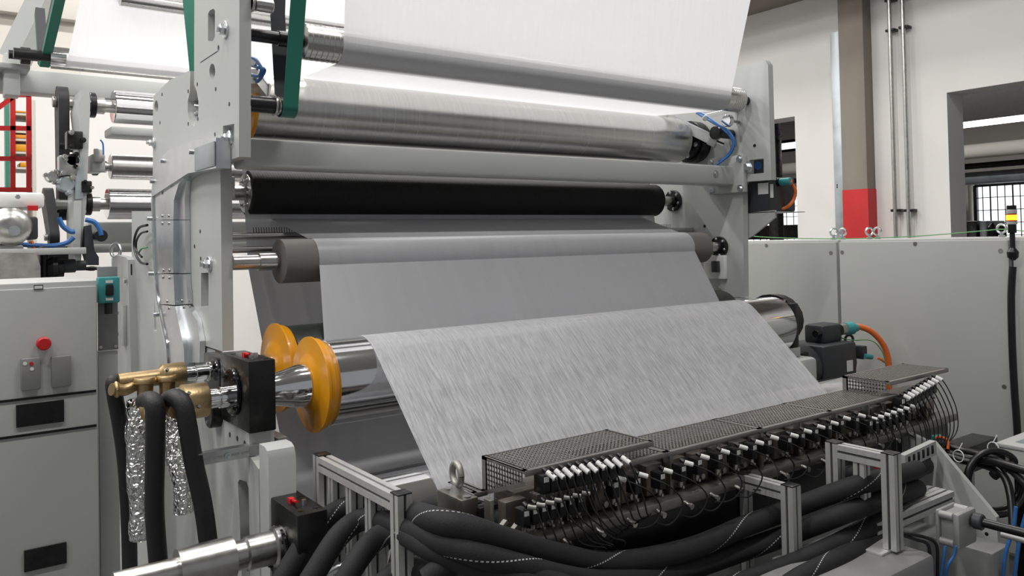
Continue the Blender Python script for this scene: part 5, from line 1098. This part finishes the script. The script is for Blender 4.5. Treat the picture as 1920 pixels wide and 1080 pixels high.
hose('thick black hose end hooking upwards in front of the second plate', [D(1560, 895, 2.5), D(1610, 885, 2.5), D(1650, 900, 2.5), D(1670, 930, 2.5)], .022, 'hose', 'insulated_hose', 'hose', 'thick black hoses')
t = P('X', f1.x+.05, 600, 1060)
hose('corrugated pale flexible conduit low in the left frame', [D(590, 1100, 2.05), D(612, 1078, 2.05), D(640, 1062, 2.05), D(680, 1056, 2.05)], [.011 if k % 2 else .0135 for k in range(24)], 'zinc', 'flexible_conduit', 'conduit')
hose('short blue tube above the pale flexible conduit', [D(596, 1085, 2.12), D(610, 1064, 2.12), D(622, 1046, 2.12)], .012, 'blue', 'air_tube', 'tube')
# ================================================================== RIGHT EDGE: ENCLOSURE, CABLE BUNDLE, COILED HOSE
a = P('Y', 1.28, 1869, 834); b = P('Y', 1.28, 1869, 885)
t = thing('junction_box', 'light grey junction box with a dark framed lid at the right edge', 'box', (a.x+.15, 1.1, b.z))
G().box(a.x, a.x+.4, .8, 1.28, b.z, a.z-.006, .004).obj('body', 'paint_cab', t); G().box(a.x-.004, a.x+.4, .796, 1.284, a.z-.006, a.z+.008, .003).obj('lid', 'paint_cab', t)
G().box(a.x+.05, a.x+.3, .9, 1.24, a.z+.008, a.z+.0095).obj('display_window', 'galv', t)
q = P('X', a.x, 1898, 868); G().cyl(q, q+Vector((-.05, .0, .0)), .012, seg=14).obj('cable_gland', 'steel', t); G().cyl(q+Vector((-.05, 0, 0)), q+Vector((-.10, .02, -.03)), .016, seg=14).obj('gland_boot', 'black', t)
G().box(a.x+.05, a.x+.3, 1.0, 1.25, 0, b.z, .005).obj('column_stand', 'oxide', t)
dk = P('Y', 1.5, 1809, 842); dk2 = P('Y', 1.5, 1872, 863); G().box(dk.x, dk2.x, 1.5, 1.6, dk2.z-.01, dk.z, .003).box(dk.x+.02, dk.x+.06, 1.55, 1.59, 0, dk2.z).obj('cable_tray', 'black', None, 'black tray behind the cable bundle left of the junction box', 'tray')
for i, pts in enumerate((((1752, 838, 2.9), (1790, 852, 2.85), (1830, 862, 2.8), (1870, 868, 2.7), (1930, 885, 2.6)), ((1756, 846, 2.88), (1800, 862, 2.83), (1845, 872, 2.78), (1880, 890, 2.7), (1895, 930, 2.65), (1900, 1000, 2.6)), ((1760, 830, 2.9), (1800, 843, 2.85), (1850, 856, 2.8), (1885, 872, 2.7), (1925, 910, 2.6)))):
    hose(('middle', 'lower', 'upper')[i]+' black cable of the bundle leaving the gusset towards the right edge', [D(*w) for w in pts], .013, 'black', 'cable', 'cable', 'black cable bundle at right', 10)
c = D(1868, 905, 2.75)
t = thing('coiled_hose', 'coil of black hose hanging below the junction box at right', 'hose', c)
for k in range(2): G().torus(c+Vector((.03*k, .02*k, -.01*k)), (-.5, -.8, .1), .105-.012*k, .011, 40, 10).obj('coil', 'black', t)
for i, (pts, m, lab) in enumerate(((((1905, 950, 2.5), (1900, 990, 2.5), (1885, 1040, 2.5), (1880, 1100, 2.5)), 'blue', 'left blue cable dropping at the lower right corner'), (((1925, 960, 2.5), (1912, 1010, 2.5), (1900, 1100, 2.5)), 'blue', 'right blue cable dropping at the lower right corner'), (((1752, 822, 2.9), (1764, 820, 2.88), (1776, 826, 2.86), (1777, 842, 2.85)), 'orange', 'thin orange cable bending down beside the cable bundle'))):
    hose(lab, [D(*w) for w in pts], .006, m, 'cable', 'cable', None, 8)
q = D(1748, 822, 2.9); t = thing('teal_plug', 'small teal cable plug under the hanging thin cables', 'plug', q); G().cyl(q, q+Vector((.04, -.01, 0)), .011, seg=14, ch=.002).obj('plug_body', 'teal', t)
for i, (x, y) in enumerate(((1797, 855), (1862, 840))):
    q = D(x, y, 2.8); t = thing('cable_tie', ('left', 'right')[i]+' white cable tie around the black cable bundle', 'cable tie', q, 'cable ties'); G().torus(q, (1, -.2, -.1), .02, .002, 24, 5).obj('band', 'white_plastic', t); G().beam(q+Vector((0, 0, .018)), q+Vector((.01, -.01, .045)), .004, .0015).obj('tail', 'white_plastic', t)
